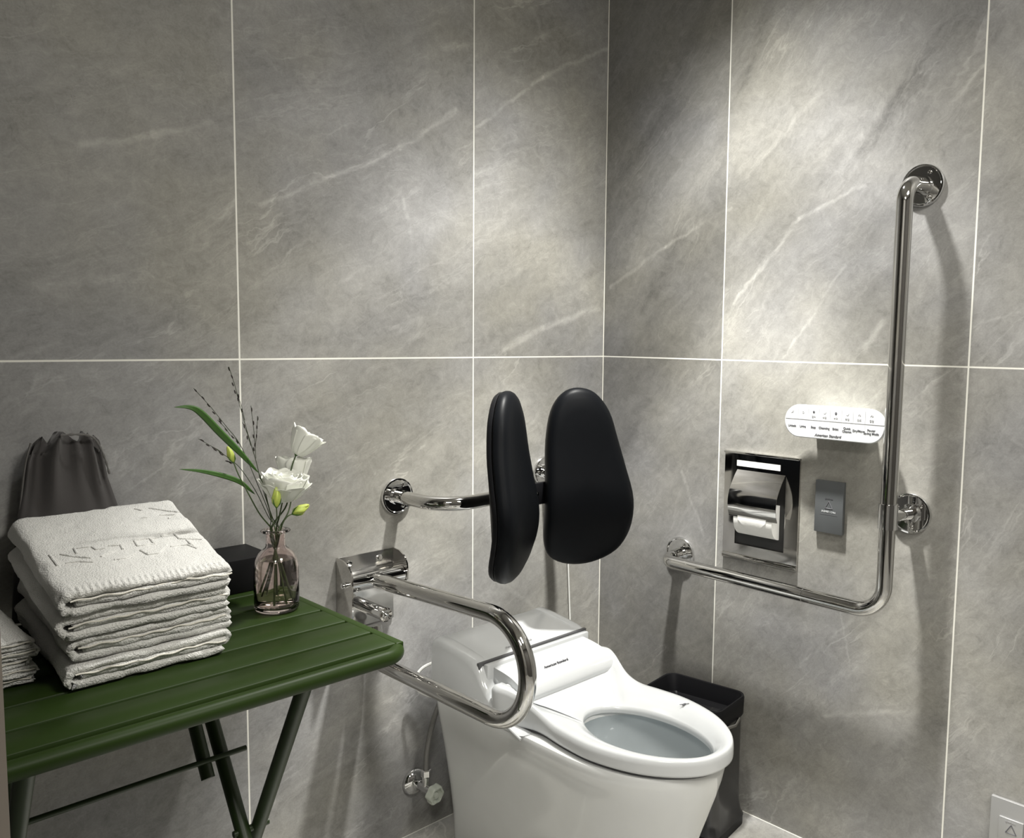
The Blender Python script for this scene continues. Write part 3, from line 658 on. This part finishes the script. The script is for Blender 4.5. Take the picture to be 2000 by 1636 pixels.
# ------------------------------------------------------------------ call-button plates
def tri_mark(b, x, cy, cz, s, w_):
    P = [Vector((x, cy+s*.5, cz-s*.42)), Vector((x, cy-s*.5, cz-s*.42)), Vector((x, cy, cz+s*.5))]
    for i in range(3): tube(b, [P[i], P[(i+1) % 3]], w_, 8)
    for p in P: ball(b, p, w_*1.0, u=8, v=6)
sp = empty('call_button_plate', (0, -.717, .766), 'grey rectangular call button plate with a triangle beside the paper holder', 'switch')
child('plate', box(NB(), (-.012, -.7515, .7665), (-.0005, -.6815, .8885), .0012), M_plate, sp, angle=30)
b = NB(); tri_mark(b, -.0120, -.7165, .832, .018, .0009); child('triangle_mark', b, M_ink, sp)
text_obj('plate_lettering', '호출버튼 / CALL', .0052, (-.0122, -.7165, .8165), (0, -1, 0), (0, 0, 1), mat('white_ink', (.62, .63, .64), .5), sp)
text_obj('plate_lettering', '눌러주세요', .0045, (-.0122, -.7165, .8465), (0, -1, 0), (0, 0, 1), M_ink, sp)
b = NB(); box(b, (-.0124, -.738, .8095), (-.0119, -.697, .8100)); child('underline', b, M_ink, sp)
q0 = onX(1936, 1552, -.010)
sp2 = empty('call_button_plate', (0, q0.y-.06, q0.z-.12), 'silver square call button plate low on the right wall near the photo corner', 'switch')
child('plate', box(NB(), (-.010, q0.y-.120, q0.z-.120), (-.0005, q0.y, q0.z), .0015), M_plate2, sp2, angle=30)
bz = q0.z-.035; by0 = onX(1951, 1594, -.014).y; 
child('push_button', box(NB(), (-.0145, by0-.046, bz-.052), (-.009, by0, bz), .0012), M_plate2, sp2, angle=30)
b = NB(); tri_mark(b, -.0146, by0-.024, bz-.021, .020, .0010); child('triangle_mark', b, M_ink, sp2)
text_obj('plate_lettering', '눌러주세요', .0042, (-.0147, by0-.022, bz-.0065), (0, -1, 0), (0, 0, 1), M_ink2, sp2)

# ------------------------------------------------------------------ green folding table
ZT = .725; TX0, TX1 = -1.755, -1.072; TY0, TY1 = -.568, -.045
table = empty('folding_table', ((TX0+TX1)/2, (TY0+TY1)/2, 0), 'dark green slatted metal folding table on crossed tube legs', 'table')
gro = [-.062, -.146, -.230, -.3145, -.3965, -.474, -.5445]
for i in range(6):
    ya, yb_ = gro[i]-.0040, gro[i+1]+.0040
    b = NB(); prism(b, [(ya, ZT-.010), (ya, ZT-.0013), (ya-.0013, ZT), (yb_+.0013, ZT), (yb_, ZT-.0013), (yb_, ZT-.010)], 0, 'x', TX0+.018, TX1-.018)
    child('slat', b, M_green, table, angle=50)
for (xa, xb) in ((TX1-.0178, TX1-.003), (TX0+.003, TX0+.0178)):
    child('end_plate', box(NB(), (xa, -.5425, ZT-.010), (xb, -.0642, ZT), .0018), M_green, table, angle=50)
child('under_sheet', box(NB(), (TX0+.02, -.545, ZT-.024), (TX1-.02, -.060, ZT-.022)), M_green2, table, smooth=False)
RTR = .0125; zr = ZT-.0135
rim = [(TX1-.010, TY1, zr), (TX1-.010, TY0+.012, zr), (TX0+.010, TY0+.012, zr), (TX0+.010, TY1, zr)]
mid = (TX1-.3, TY1, zr)
path = fillet([mid, rim[0], rim[1], rim[2], rim[3], mid], [.035]*4, 10)
b = NB(); tube(b, path, RTR, 20); child('rim_tube', b, M_green, table, angle=60)
def leg(name, x, ya, yb2, za=.706, zb2=0.0, r=.0125, m=M_green2):
    return child(name, tube(NB(), [(x, ya, za), (x, yb2, zb2)], r, 18), m, table)
for (x, dx) in ((-1.200, -.028), (-1.585, .028)):
    leg('leg', x, -.4785, -.083); leg('leg', x+dx, -.030, -.540)
    child('pivot_bolt', tube(NB(), [(x-.045 if dx < 0 else x+.045, -.2830, .358), (x+.018*(1 if dx < 0 else -1), -.2830, .358)], .006, 10), M_green2, table)
xr = -1.228
for x in (-1.262, -1.552): child('latch_tube', tube(NB(), [(x, -.062, .700), (x, -.226, .443)], .0115, 16), M_green2, table); 
child('stretcher_rod', tube(NB(), [(-1.190, -.219, .472), (-1.605, -.219, .472)], .0048, 10), M_green2, table)
for (x) in (-1.200, -1.585): child('foot', tube(NB(), [(x, -.083, .006), (x-.0, -.083, .0)], .015, 14), M_black, table)

# ------------------------------------------------------------------ folded towels
def towel_bm(x0, x1, yf, yb2, zf0, zf1, zb0, zb1, th, seed, hem=0, ny=70, skew=(0, 0)):
    """a bath towel folded twice: outer ply wraps round the left side, inner ply nested; extruded front to back"""
    rnd = random.Random(seed)
    h = 1.0; t = th; path = []
    W = x1-x0
    def arc(cx, cz, r, a0, a1, n): return [(cx+r*math.cos(math.radians(a0+(a1-a0)*k/n)), cz+r*math.sin(math.radians(a0+(a1-a0)*k/n))) for k in range(n+1)]
    H = zf1-zf0; ro = (H-t)/2; cz = H/2; nt_ = 110 if hem == 2 else 26
    jr = [rnd.uniform(-.006, .006) for _ in range(3)]
    path += [(W-.004+jr[0]-(W-.004+jr[0]-ro)*k/26, cz-ro) for k in range(27)]
    path += arc(ro+t/2, cz, ro, 270, 90, 12)[1:]
    path += [(ro+t/2+(W-t*.9-ro+jr[1]-t/2)*k/nt_, cz+ro) for k in range(1, nt_+1)]
    xe = path[-1][0]; rt = ro/2
    path += arc(xe, cz+ro-rt, rt, 90, -90, 8)[1:]
    path += [(xe-(xe-(ro+t/2+.004))*k/24, cz) for k in range(1, 25)]
    n = len(path); nor = []
    for i in range(n):
        a, c = path[max(i-1, 0)], path[min(i+1, n-1)]; d = Vector((c[0]-a[0], c[1]-a[1])).normalized(); nor.append((-d.y, d.x))
    loop = [(path[i][0]+nor[i][0]*t*.46, path[i][1]+nor[i][1]*t*.46) for i in range(n)]
    e = path[-1]; loop += [(e[0]+t*.4, e[1])]
    loop += [(path[i][0]-nor[i][0]*t*.46, path[i][1]-nor[i][1]*t*.46) for i in range(n-1, -1, -1)]
    s_ = path[0]; loop += [(s_[0]+t*.4, s_[1])]
    b = NB(); rings = []
    for j in range(ny+1):
        f = j/ny; y = yf+(yb2-yf)*f; edge = max(0, 1-min(f, 1-f)*ny/3.0); ring = []
        for q, (lx, lz) in enumerate(loop):
            zz = lz/H; X = x0+lx+(skew[0]+(skew[1]-skew[0])*lx/W)*f
            n1 = noise.noise(Vector((lx*16, y*9, zz*3+seed*5.1))); n2 = noise.noise(Vector((lx*60, y*45, zz*6+seed))); n3 = noise.noise(Vector((lx*190, y*190, seed*3+zz*10)))
            z = zf0+(zf1-zf0)*zz if False else (zf0+(zb0-zf0)*f)+zz*((zf1-zf0)*(1-f)+(zb1-zb0)*f)
            z += (n1*.0030+n2*.0013)*min(1, zz*2.2)+n3*.0006
            y2 = y+(noise.noise(Vector((lx*22, zz*7, seed*2.3)))*.007+noise.noise(Vector((lx*90, zz*14, seed)))*.0022)*(1 if f < .5 else .6)*(abs(f-.5)*2)**2
            X += noise.noise(Vector((y*14, zz*4, seed*1.7)))*.0045+noise.noise(Vector((y*70, zz*9, seed)))*.0012
            if hem == 2 and zz > .8 and y < yf+.020: z += .0016*math.sin(lx*2*PI/.0082)-.0012*(y-yf < .004)
            ring.append((X, y2, z))
        rings.append(ring)
    loft(b, rings, (False, False))
    # end caps: strips across the ply thickness keep the rolled section readable
    b.verts.ensure_lookup_table(); L_ = len(loop)
    for base, flip in ((0, False), (ny*L_, True)):
        for i in range(n-1):
            q = (b.verts[base+i], b.verts[base+i+1], b.verts[base+L_-2-(i+1)], b.verts[base+L_-2-i])
            b.faces.new(q if flip else q[::-1])
        for tri in ((n-1, n, n+1), (L_-2, L_-1, 0)):
            b.faces.new([b.verts[base+k] for k in tri])
    return b
def hem_bm(x0, x1, yf, z0, amp, seed, r=.0015):
    pts = []; n = 70
    for k in range(n+1):
        f = k/n; x = x0+(x1-x0)*f
        pts.append((x, yf-.0015+.003*noise.noise(Vector((x*22, 3, seed))), z0+amp*math.sin(f*38+seed)+.003*noise.noise(Vector((x*18, seed, 1)))))
    return tube(NB(), pts, r, 6)
TF0, TFH = ZT+.0015, .0343; BH = .0446
tl = ['white folded bath towel at the bottom of the tall stack', 'white folded bath towel second from the bottom of the tall stack',
      'white folded bath towel just below the topmost one of the tall stack', 'white folded bath towel with embossed lettering, topmost of the tall stack']
towels = []
for i in range(4):
    zf0 = TF0+i*TFH; zb0_ = TF0+i*BH
    x0 = -1.524+[0, .006, -.006, -.004][i]; x1 = -1.298+[0, .004, .006, .010][i]; yf = -.400+[0, .006, .002, -.004][i]
    r_ = empty('folded_towel', ((x0+x1)/2, -.22, zf0), tl[i], 'towel', 'bath towels in the tall stack')
    child('terry_cloth', towel_bm(x0, x1, yf, -.042, zf0+.0008, zf0+TFH-.0006, zb0_+.0008, zb0_+BH-.0008, [.0108, .0108, .0108, .0100][i], i+1, hem=1+(i == 3), skew=(.026, .056)), M_towel, r_, angle=180)
    child('hem', hem_bm(x0+.014, x1-.004, yf-.0005, zf0+TFH*.60, .0010, i*2.1, .0012), M_hem, r_)
    towels.append(r_)
# embossed strokes on the topmost towel
bpy.context.view_layer.update()
from mathutils.bvhtree import BVHTree
_tc = [c for c in towels[3].children if c.name.startswith('terry')][0]; _o = ORG[towels[3].name]
_bv = BVHTree.FromPolygons([v.co+_o for v in _tc.data.vertices], [tuple(p.vertices) for p in _tc.data.polygons])
def on_top(cx_, cy2):
    h = _bv.ray_cast(CAM, ray(cx_/4.255, 970+cy2/4.255)); return h[0]+Vector((0, 0, -.0002)) if h[0] else None
ST = [[(410,485),(480,575)], [(615,430),(640,475)], [(640,430),(760,415),(800,440)], [(800,440),(870,430)], [(1000,400),(1022,438)], [(900,410),(985,405)], [(1115,365),(1148,412)], [(1120,362),(1200,352),(1300,348)], [(1150,410),(1290,392)],
      [(1245,350),(1282,388)], [(1165,445),(1235,482),(1320,470),(1390,400)], [(1340,330),(1440,295),(1530,235)], [(1450,310),(1492,352)], [(1550,358),(1602,408)], [(1500,350),(1680,355)],
      [(1120,100),(1180,115)], [(1180,178),(1240,172)], [(1330,155),(1470,150),(1400,182)], [(1240,95),(1400,120),(1490,130)], [(840,500),(900,470),(960,440)], [(950,525),(1050,512),(1110,478)], [(550,552),(650,540),(780,545)], [(500,480),(620,500),(760,510)], [(1420,415),(1560,400),(1640,430)]]
for s_ in ST:
    P = []
    for (q0_, q1_) in zip(s_, s_[1:]):
        for k in range(6): P.append(on_top(q0_[0]+(q1_[0]-q0_[0])*k/6, q0_[1]+(q1_[1]-q0_[1])*k/6))
    P.append(on_top(*s_[-1])); P = [p+Vector((0, 0, .0008)) for p in P if p is not None and p.z > TF0+3.6*TFH]
    if len(P) > 2: child('embossed_stroke', tube(NB(), P, .0016, 6), M_towel, towels[3])
# short pile at the left edge
for i in range(5):
    zf0 = TF0+i*.0128; x0, x1 = -1.715, -1.540+[0, .004, -.004, .005, 0][i]
    r_ = empty('folded_towel', ((x0+x1)/2, -.17, zf0), ['thin white folded towel at the bottom of the short pile at the left edge', 'thin white folded towel second from the bottom of the short pile at the left edge',
        'thin white folded towel in the middle of the short pile at the left edge', 'thin white folded towel second from the top of the short pile at the left edge', 'thin white folded towel on top of the short pile at the left edge'][i], 'towel', 'thin towels in the short pile')
    child('terry_cloth', towel_bm(-x1, -x0, -.335+[.004, 0, .003, -.002, 0][i], -.045, zf0+.0004, zf0+.0124, zf0+.0004, zf0+.0124, .0042, 20+i, hem=1, ny=40), M_towel, r_, angle=180)
    ch_ = [c for c in r_.children if c.name.startswith('terry')][0] if r_.children else None
    for v_ in ch_.data.vertices: v_.co.x = -(v_.co.x+ORG[r_.name].x)-ORG[r_.name].x     # mirrored so that the folds face right
    ch_.data.flip_normals()
    child('hem', hem_bm(x0+.006, x1-.006, -.336+[.004, 0, .003, -.002, 0][i], zf0+.009, .0006, i+5, .0010), M_hem, r_)

# ------------------------------------------------------------------ black box
tag(finish('storage_box', box(NB(), (-1.262, -.122, ZT+.0005), (-1.082, -.006, .789), .0015), M_blackbox, None, loc=(-1.17, -.064, ZT), angle=30), 'flat matt black box on the table between towels and vase', 'box')

# ------------------------------------------------------------------ grey drawstring bag
bag = empty('drawstring_bag', (-1.415, -.03, ZT), 'dark grey cloth drawstring bag leaning on the wall behind the towels', 'bag')
def bag_c(v):      # v: 0 bottom .. 1 top; left x, right x, depth
    keys = [(0, -1.502, -1.300, .030), (.35, -1.495, -1.312, .030), (.58, -1.487, -1.331, .028), (.75, -1.476, -1.346, .024), (.88, -1.470, -1.352, .022), (.96, -1.461, -1.358, .020), (1, -1.450, -1.367, .015)]
    for a, c in zip(keys, keys[1:]):
        if v <= c[0]: f = (v-a[0])/(c[0]-a[0]); return [a[k]+(c[k]-a[k])*f for k in (1, 2, 3)]
b = NB(); rr = []; NT = 96
for j in range(49):
    v_ = j/48; xl, xr2, dp = bag_c(v_); z = ZT+.002+v_*.306; ring = []
    for k in range(NT):
        t = 2*PI*k/NT; g = max(0, (v_-.42)/.58)**1.3
        fold = g*(.0055*math.sin(t*7+1.2+v_*1.2)+.0040*math.sin(t*13+.6)+.003*math.sin(t*3))
        lump = .004*noise.noise(Vector((math.cos(t)*2, z*18, 3)))+.006*g*noise.noise(Vector((math.cos(t)*5, math.sin(t)*3, z*7)))
        dd = dp*.5*(1+.0)+fold*1.6+lump
        x = (xl+xr2)/2+(xr2-xl)/2*math.copysign(abs(math.cos(t))**.8, math.cos(t))*(1+fold*1.2)
        y = min(-.029-(-.012*(v_ > 2))+math.sin(t)*dd-.006, -.002)
        zz = z+(.010*g*math.sin(t*7+1.2) if v_ > .93 else 0)-.010*(v_ > .9)*abs(math.cos(t))**2*((v_-.9)/.1)
        ring.append((x, y, zz))
    rr.append(ring)
loft(b, rr); child('pouch', b, M_bag, bag, angle=180)
cp = smooth_open([onY(118, 850, -.062), onY(150, 848, -.064), onY(178, 852, -.062), onY(193, 868, -.058), onY(205, 895, -.056), onY(214, 925, -.054)], 8)
child('drawcord', tube(NB(), cp, [.0018+.0006*math.sin(k*1.5) for k in range(len(cp))], 8), M_bagseam, bag)
sp_ = smooth_open([onY(60, 865, -.036), onY(50, 905, -.036), onY(44, 950, -.036), onY(38, 1008, -.036)], 6)
child('side_seam', tube(NB(), sp_, .0017, 6), M_bagseam, bag)

# ------------------------------------------------------------------ vase
VB_ = onZ(541, 1190, ZT); VX, VY = VB_.x, VB_.y
vase = empty('bottle_vase', (VX, VY, ZT), 'clear pink-tinted glass bottle vase half filled with water on the table', 'vase')
def rib(r, k, seg): return r*(1+.010*math.cos(12*2*PI*k/seg))
prof_o = [(.0, .0008), (.030, .0008), (.0365, .003), (.0385, .008), (.0385, .020), (.0385, .060), (.0380, .078), (.0350, .092), (.0295, .1025), (.0225, .1095), (.0180, .1135), (.0168, .118), (.0166, .138), (.0175, .1395), (.0240, .1405), (.0255, .1425), (.0240, .1445), (.0170, .1450)]
prof_i = [(.0145, .1440), (.0142, .138), (.0142, .118), (.0155, .111), (.0205, .1065), (.0275, .0990), (.0325, .0905), (.0355, .077), (.0360, .060), (.0360, .014), (.0330, .009), (.0, .0075)]
b = NB(); lathe(b, (VX, VY, ZT), (0, 0, 1), [(max(r, .0006), h) for (r, h) in prof_o+prof_i], 64, (True, True)); child('glass', b, M_glass, vase, angle=60)
b = NB(); lathe(b, (VX, VY, ZT), (0, 0, 1), [(.0006, .0079), (.0326, .0094), (.0357, .0144), (.0357, .060), (.0352, .077), (.0325, .0895), (.0305, .0930), (.0006, .0930)], 48); child('water', b, M_water, vase, angle=60)

# ------------------------------------------------------------------ flowers
def VP(u, v, dy=0): return onY(u, v, VY+dy)
def in_vase(k, spread=.007):     # a stem passes the neck and reaches the bottom
    a = k*2.4; neck = Vector((VX+spread*math.cos(a), VY+spread*math.sin(a), ZT+.142)); foot = Vector((VX-.021*math.cos(a), VY-.021*math.sin(a), ZT+.014+.01*(k % 3)))
    return foot, neck
def stem_path(k, pts, sp=.0085):
    f, n_ = in_vase(k, sp); return smooth_open([f, f.lerp(n_, .5), n_]+pts, 8)
def stemtube(name, path, r, m, root): return child(name, tube(NB(), path, [r*(1-.35*i/len(path)) for i in range(len(path))], 8), m, root)
def petal_bm(base, axis, ang, L_, R0, R1, width, curl, ruffle, seed, th=.0005):
    x, y, a = frame(axis); nu, nv = 22, 12; b = NB()
    def P(u, v, off):
        phi = ang+(u-.5)*width*(.45+.55*math.sin(PI*min(v*.62+.18, .5)*1.0)); rr = R0+(R1-R0)*(v**curl)
        ruf = ruffle*(v**3)*math.sin(u*10+seed)*.9+ruffle*(v**3)*math.sin(u*19+seed*2.3)*.35
        edge = 1-.13*(2*abs(u-.5))**2.2
        h = L_*(v*edge)*(1-.18*(v**3)*(R1 > L_*.8))+ruf
        return base+a*h+(x*math.cos(phi)+y*math.sin(phi))*(rr+off+ruf*.8)
    G = [[[b.verts.new(P(i/nu, .03+.97*j/nv, o_)) for i in range(nu+1)] for j in range(nv+1)] for o_ in (0, th)]
    for j in range(nv):
        for i in range(nu):
            b.faces.new((G[0][j][i], G[0][j+1][i], G[0][j+1][i+1], G[0][j][i+1])); b.faces.new((G[1][j][i], G[1][j][i+1], G[1][j+1][i+1], G[1][j+1][i]))
    for j in range(nv):
        for i in (0, nu): b.faces.new((G[0][j][i], G[1][j][i], G[1][j+1][i], G[0][j+1][i]))
    for i in range(nu):
        for j in (0, nv): b.faces.new((G[0][j][i], G[0][j][i+1], G[1][j][i+1], G[1][j][i]))
    return b
def lisianthus(label, k, pts, head, axis, L_, R1, layers, seed):
    path = stem_path(k, pts+[head])
    root = empty('lisianthus', (path[0].x, path[0].y, path[0].z), label, 'flower', 'white lisianthus in the vase')
    stemtube('stem', path, .0018, M_stem, root)
    s = seed
    for li, (fr, cnt, lf_, cu) in enumerate(layers):
        for q in range(cnt):
            child('petal', petal_bm(Vector(head), axis, 2*PI*q/cnt+li*.55, L_*lf_, .0015+.001*(len(layers)-li), R1*fr, 2*PI/cnt*1.55, cu, .0022, s), M_petal, root, angle=180); s += 1.37
    x, y, a = frame(axis)
    for q in range(5):
        t = 2*PI*q/5; d = (x*math.cos(t)+y*math.sin(t)); b = tube(NB(), [Vector(head)-a*.002, Vector(head)+a*.004+d*.005, Vector(head)+a*.013+d*.0105], [.0011, .0014, .0003], 6); child('sepal', b, M_leaf, root)
    return root
lay_open = [(1.0, 6, .86, .48), (.86, 5, .95, .5), (.66, 5, 1.0, .55), (.45, 4, .98, .6), (.25, 3, .95, .6)]
lay_cup = [(1.0, 5, 1.0, .60), (.78, 4, 1.0, .6), (.5, 3, .98, .65), (.26, 3, .95, .7)]
h1 = VP(578, 888, .0)
lisianthus('white lisianthus bloom at the upper right of the bouquet', 1, [VP(560, 985), VP(568, 920)], h1, (.50, -.20, .84), .046, .031, lay_cup, 1.0)
h2 = VP(572, 960, .022)
lisianthus('white lisianthus bloom behind, between upper and large lower blooms', 2, [VP(563, 1000, .01)], h2, (.10, .12, 1), .062, .031, lay_cup, 5.0)
h3 = VP(552, 978, -.022)
lisianthus('large open white lisianthus bloom at the front of the bouquet', 3, [VP(545, 1010, -.01)], h3, (.05, -.16, 1), .050, .044, lay_open, 9.0)
def bud(label, k, pts, head, axis, L_, R_, ragged=0):
    path = stem_path(k, pts+[head]); root = empty('flower_bud', tuple(path[0]), label, 'flower bud', 'green buds in the vase'); stemtube('stem', path, .0015, M_stem, root)
    b = NB(); x, y, a = frame(axis); rings = []
    for j in range(13):
        v = j/12; r = R_*math.sin(PI*min(v*.9+.06, 1))**.75*(1-.35*v); tw = v*1.6
        rings.append([Vector(head)+a*(L_*v+(ragged*.003*math.sin(k_*1.9) if j > 9 else 0))+(x*math.cos(2*PI*k_/20+tw)+y*math.sin(2*PI*k_/20+tw))*r*(1+.12*math.cos(5*2*PI*k_/20)+ragged*.15*math.sin(k_*2.3)*v) for k_ in range(20)])
    loft(b, rings); child('bud', b, M_bud, root, angle=180)
    for q in range(4):
        t = 2*PI*q/4+.5; d = (x*math.cos(t)+y*math.sin(t)); child('sepal', tube(NB(), [Vector(head)-a*.002, Vector(head)+a*L_*.2+d*R_*.9, Vector(head)+a*L_*.45+d*R_*1.12], [.0009, .0011, .0003], 6), M_leaf, root)
bud('pointed yellow-green bud in front of the large bloom', 4, [VP(540, 1015, -.035)], VP(540, 990, -.055), (0, 0, 1), .034, .0085)
bud('opening yellow-green bud drooping to the right of the vase neck', 5, [VP(553, 1020, -.01), VP(562, 1008, -.01)], VP(572, 1003, -.012), (.80, -.15, .35), .030, .010, 1)
bud('slender green bud high on the left among the grass', 6, [VP(525, 1025), VP(505, 1000), VP(478, 950), VP(465, 925)], VP(456, 902), (-.34, 0, .94), .029, .0068)
def blade(root, pts, wmax, m=M_leaf, tw=.3):
    P = smooth_open(pts, 10); n = len(P); b = NB(); R = []
    for i, p in enumerate(P):
        f = i/(n-1); t = (P[min(i+1, n-1)]-P[max(i-1, 0)]).normalized(); side = t.cross(Vector((-.55, -.80, .25))).normalized()
        ww = wmax*(math.sin(PI*min(max(f, .0), 1)**.85)**.8)+.0002; dn = side.cross(t).normalized()
        R.append([p-side*ww, p-side*ww*.5+dn*.0007, p+dn*.0014*0-dn*.0006, p+side*ww*.5+dn*.0007, p+side*ww, p+side*ww*.5-dn*.0001, p-dn*.0013, p-side*ww*.5-dn*.0001])
    loft(b, R); return child('leaf', b, m, root, angle=180)
lp_ = stem_path(7, [VP(530, 1010), VP(515, 950), VP(505, 922)])
leafs = empty('leafy_stem', tuple(lp_[0]), 'leafy green stem with two long narrow leaves arching left', 'foliage')
stemtube('stem', lp_, .0013, M_stem, leafs)
blade(leafs, [VP(505, 923), VP(470, 885), VP(430, 845), VP(392, 806), VP(370, 795), VP(340, 795)], .0058)
blade(leafs, [VP(498, 965), VP(470, 942), VP(440, 930), VP(395, 920), VP(350, 916)], .0042)
def grass(label, k, pts, branches):
    P = stem_path(k, [VP(*p) for p in pts]); root = empty('grass_sprig', tuple(P[0]), label, 'dried grass', 'grass sprigs in the vase'); stemtube('stem', P, .0009, M_dstem, root)
    def seeds(a, c, cnt):
        for q in range(cnt):
            f = (q+.7)/cnt; p = a.lerp(c, f)+Vector((random.uniform(-.002, .002), random.uniform(-.002, .002), 0)); child('seed', ball(NB(), p, .0012, (1, 1, 3.2), axis=(c-a)+Vector((random.uniform(-.01, .01), 0, 0)), u=7, v=6), M_seed, root)
    for (a, c, cnt) in branches:
        A, C_ = VP(*a), VP(*c); child('branch', tube(NB(), [A, A.lerp(C_, .5)+Vector((.001, 0, .001)), C_], .0005, 5), M_dstem, root); seeds(A, C_, cnt)
grass('tall dark grass sprig rising highest over the bouquet', 8, [(532, 1010), (512, 950), (500, 900), (482, 840), (468, 790)], [((468, 790), (447, 716), 5), ((490, 870), (474, 825), 2), ((500, 895), (490, 792), 4), ((498, 880), (503, 812), 4), ((478, 820), (462, 765), 2)])
grass('dark grass sprig leaning left above the long leaf', 9, [(528, 1010), (505, 950), (470, 870), (440, 830)], [((440, 830), (378, 758), 5), ((450, 850), (425, 820), 2), ((470, 870), (452, 850), 2)])
grass('short dark grass sprig at the left below the long leaf', 10, [(526, 1012), (500, 960), (470, 915), (445, 893)], [((445, 893), (388, 857), 4), ((455, 905), (440, 900), 2), ((440, 890), (415, 872), 2)])
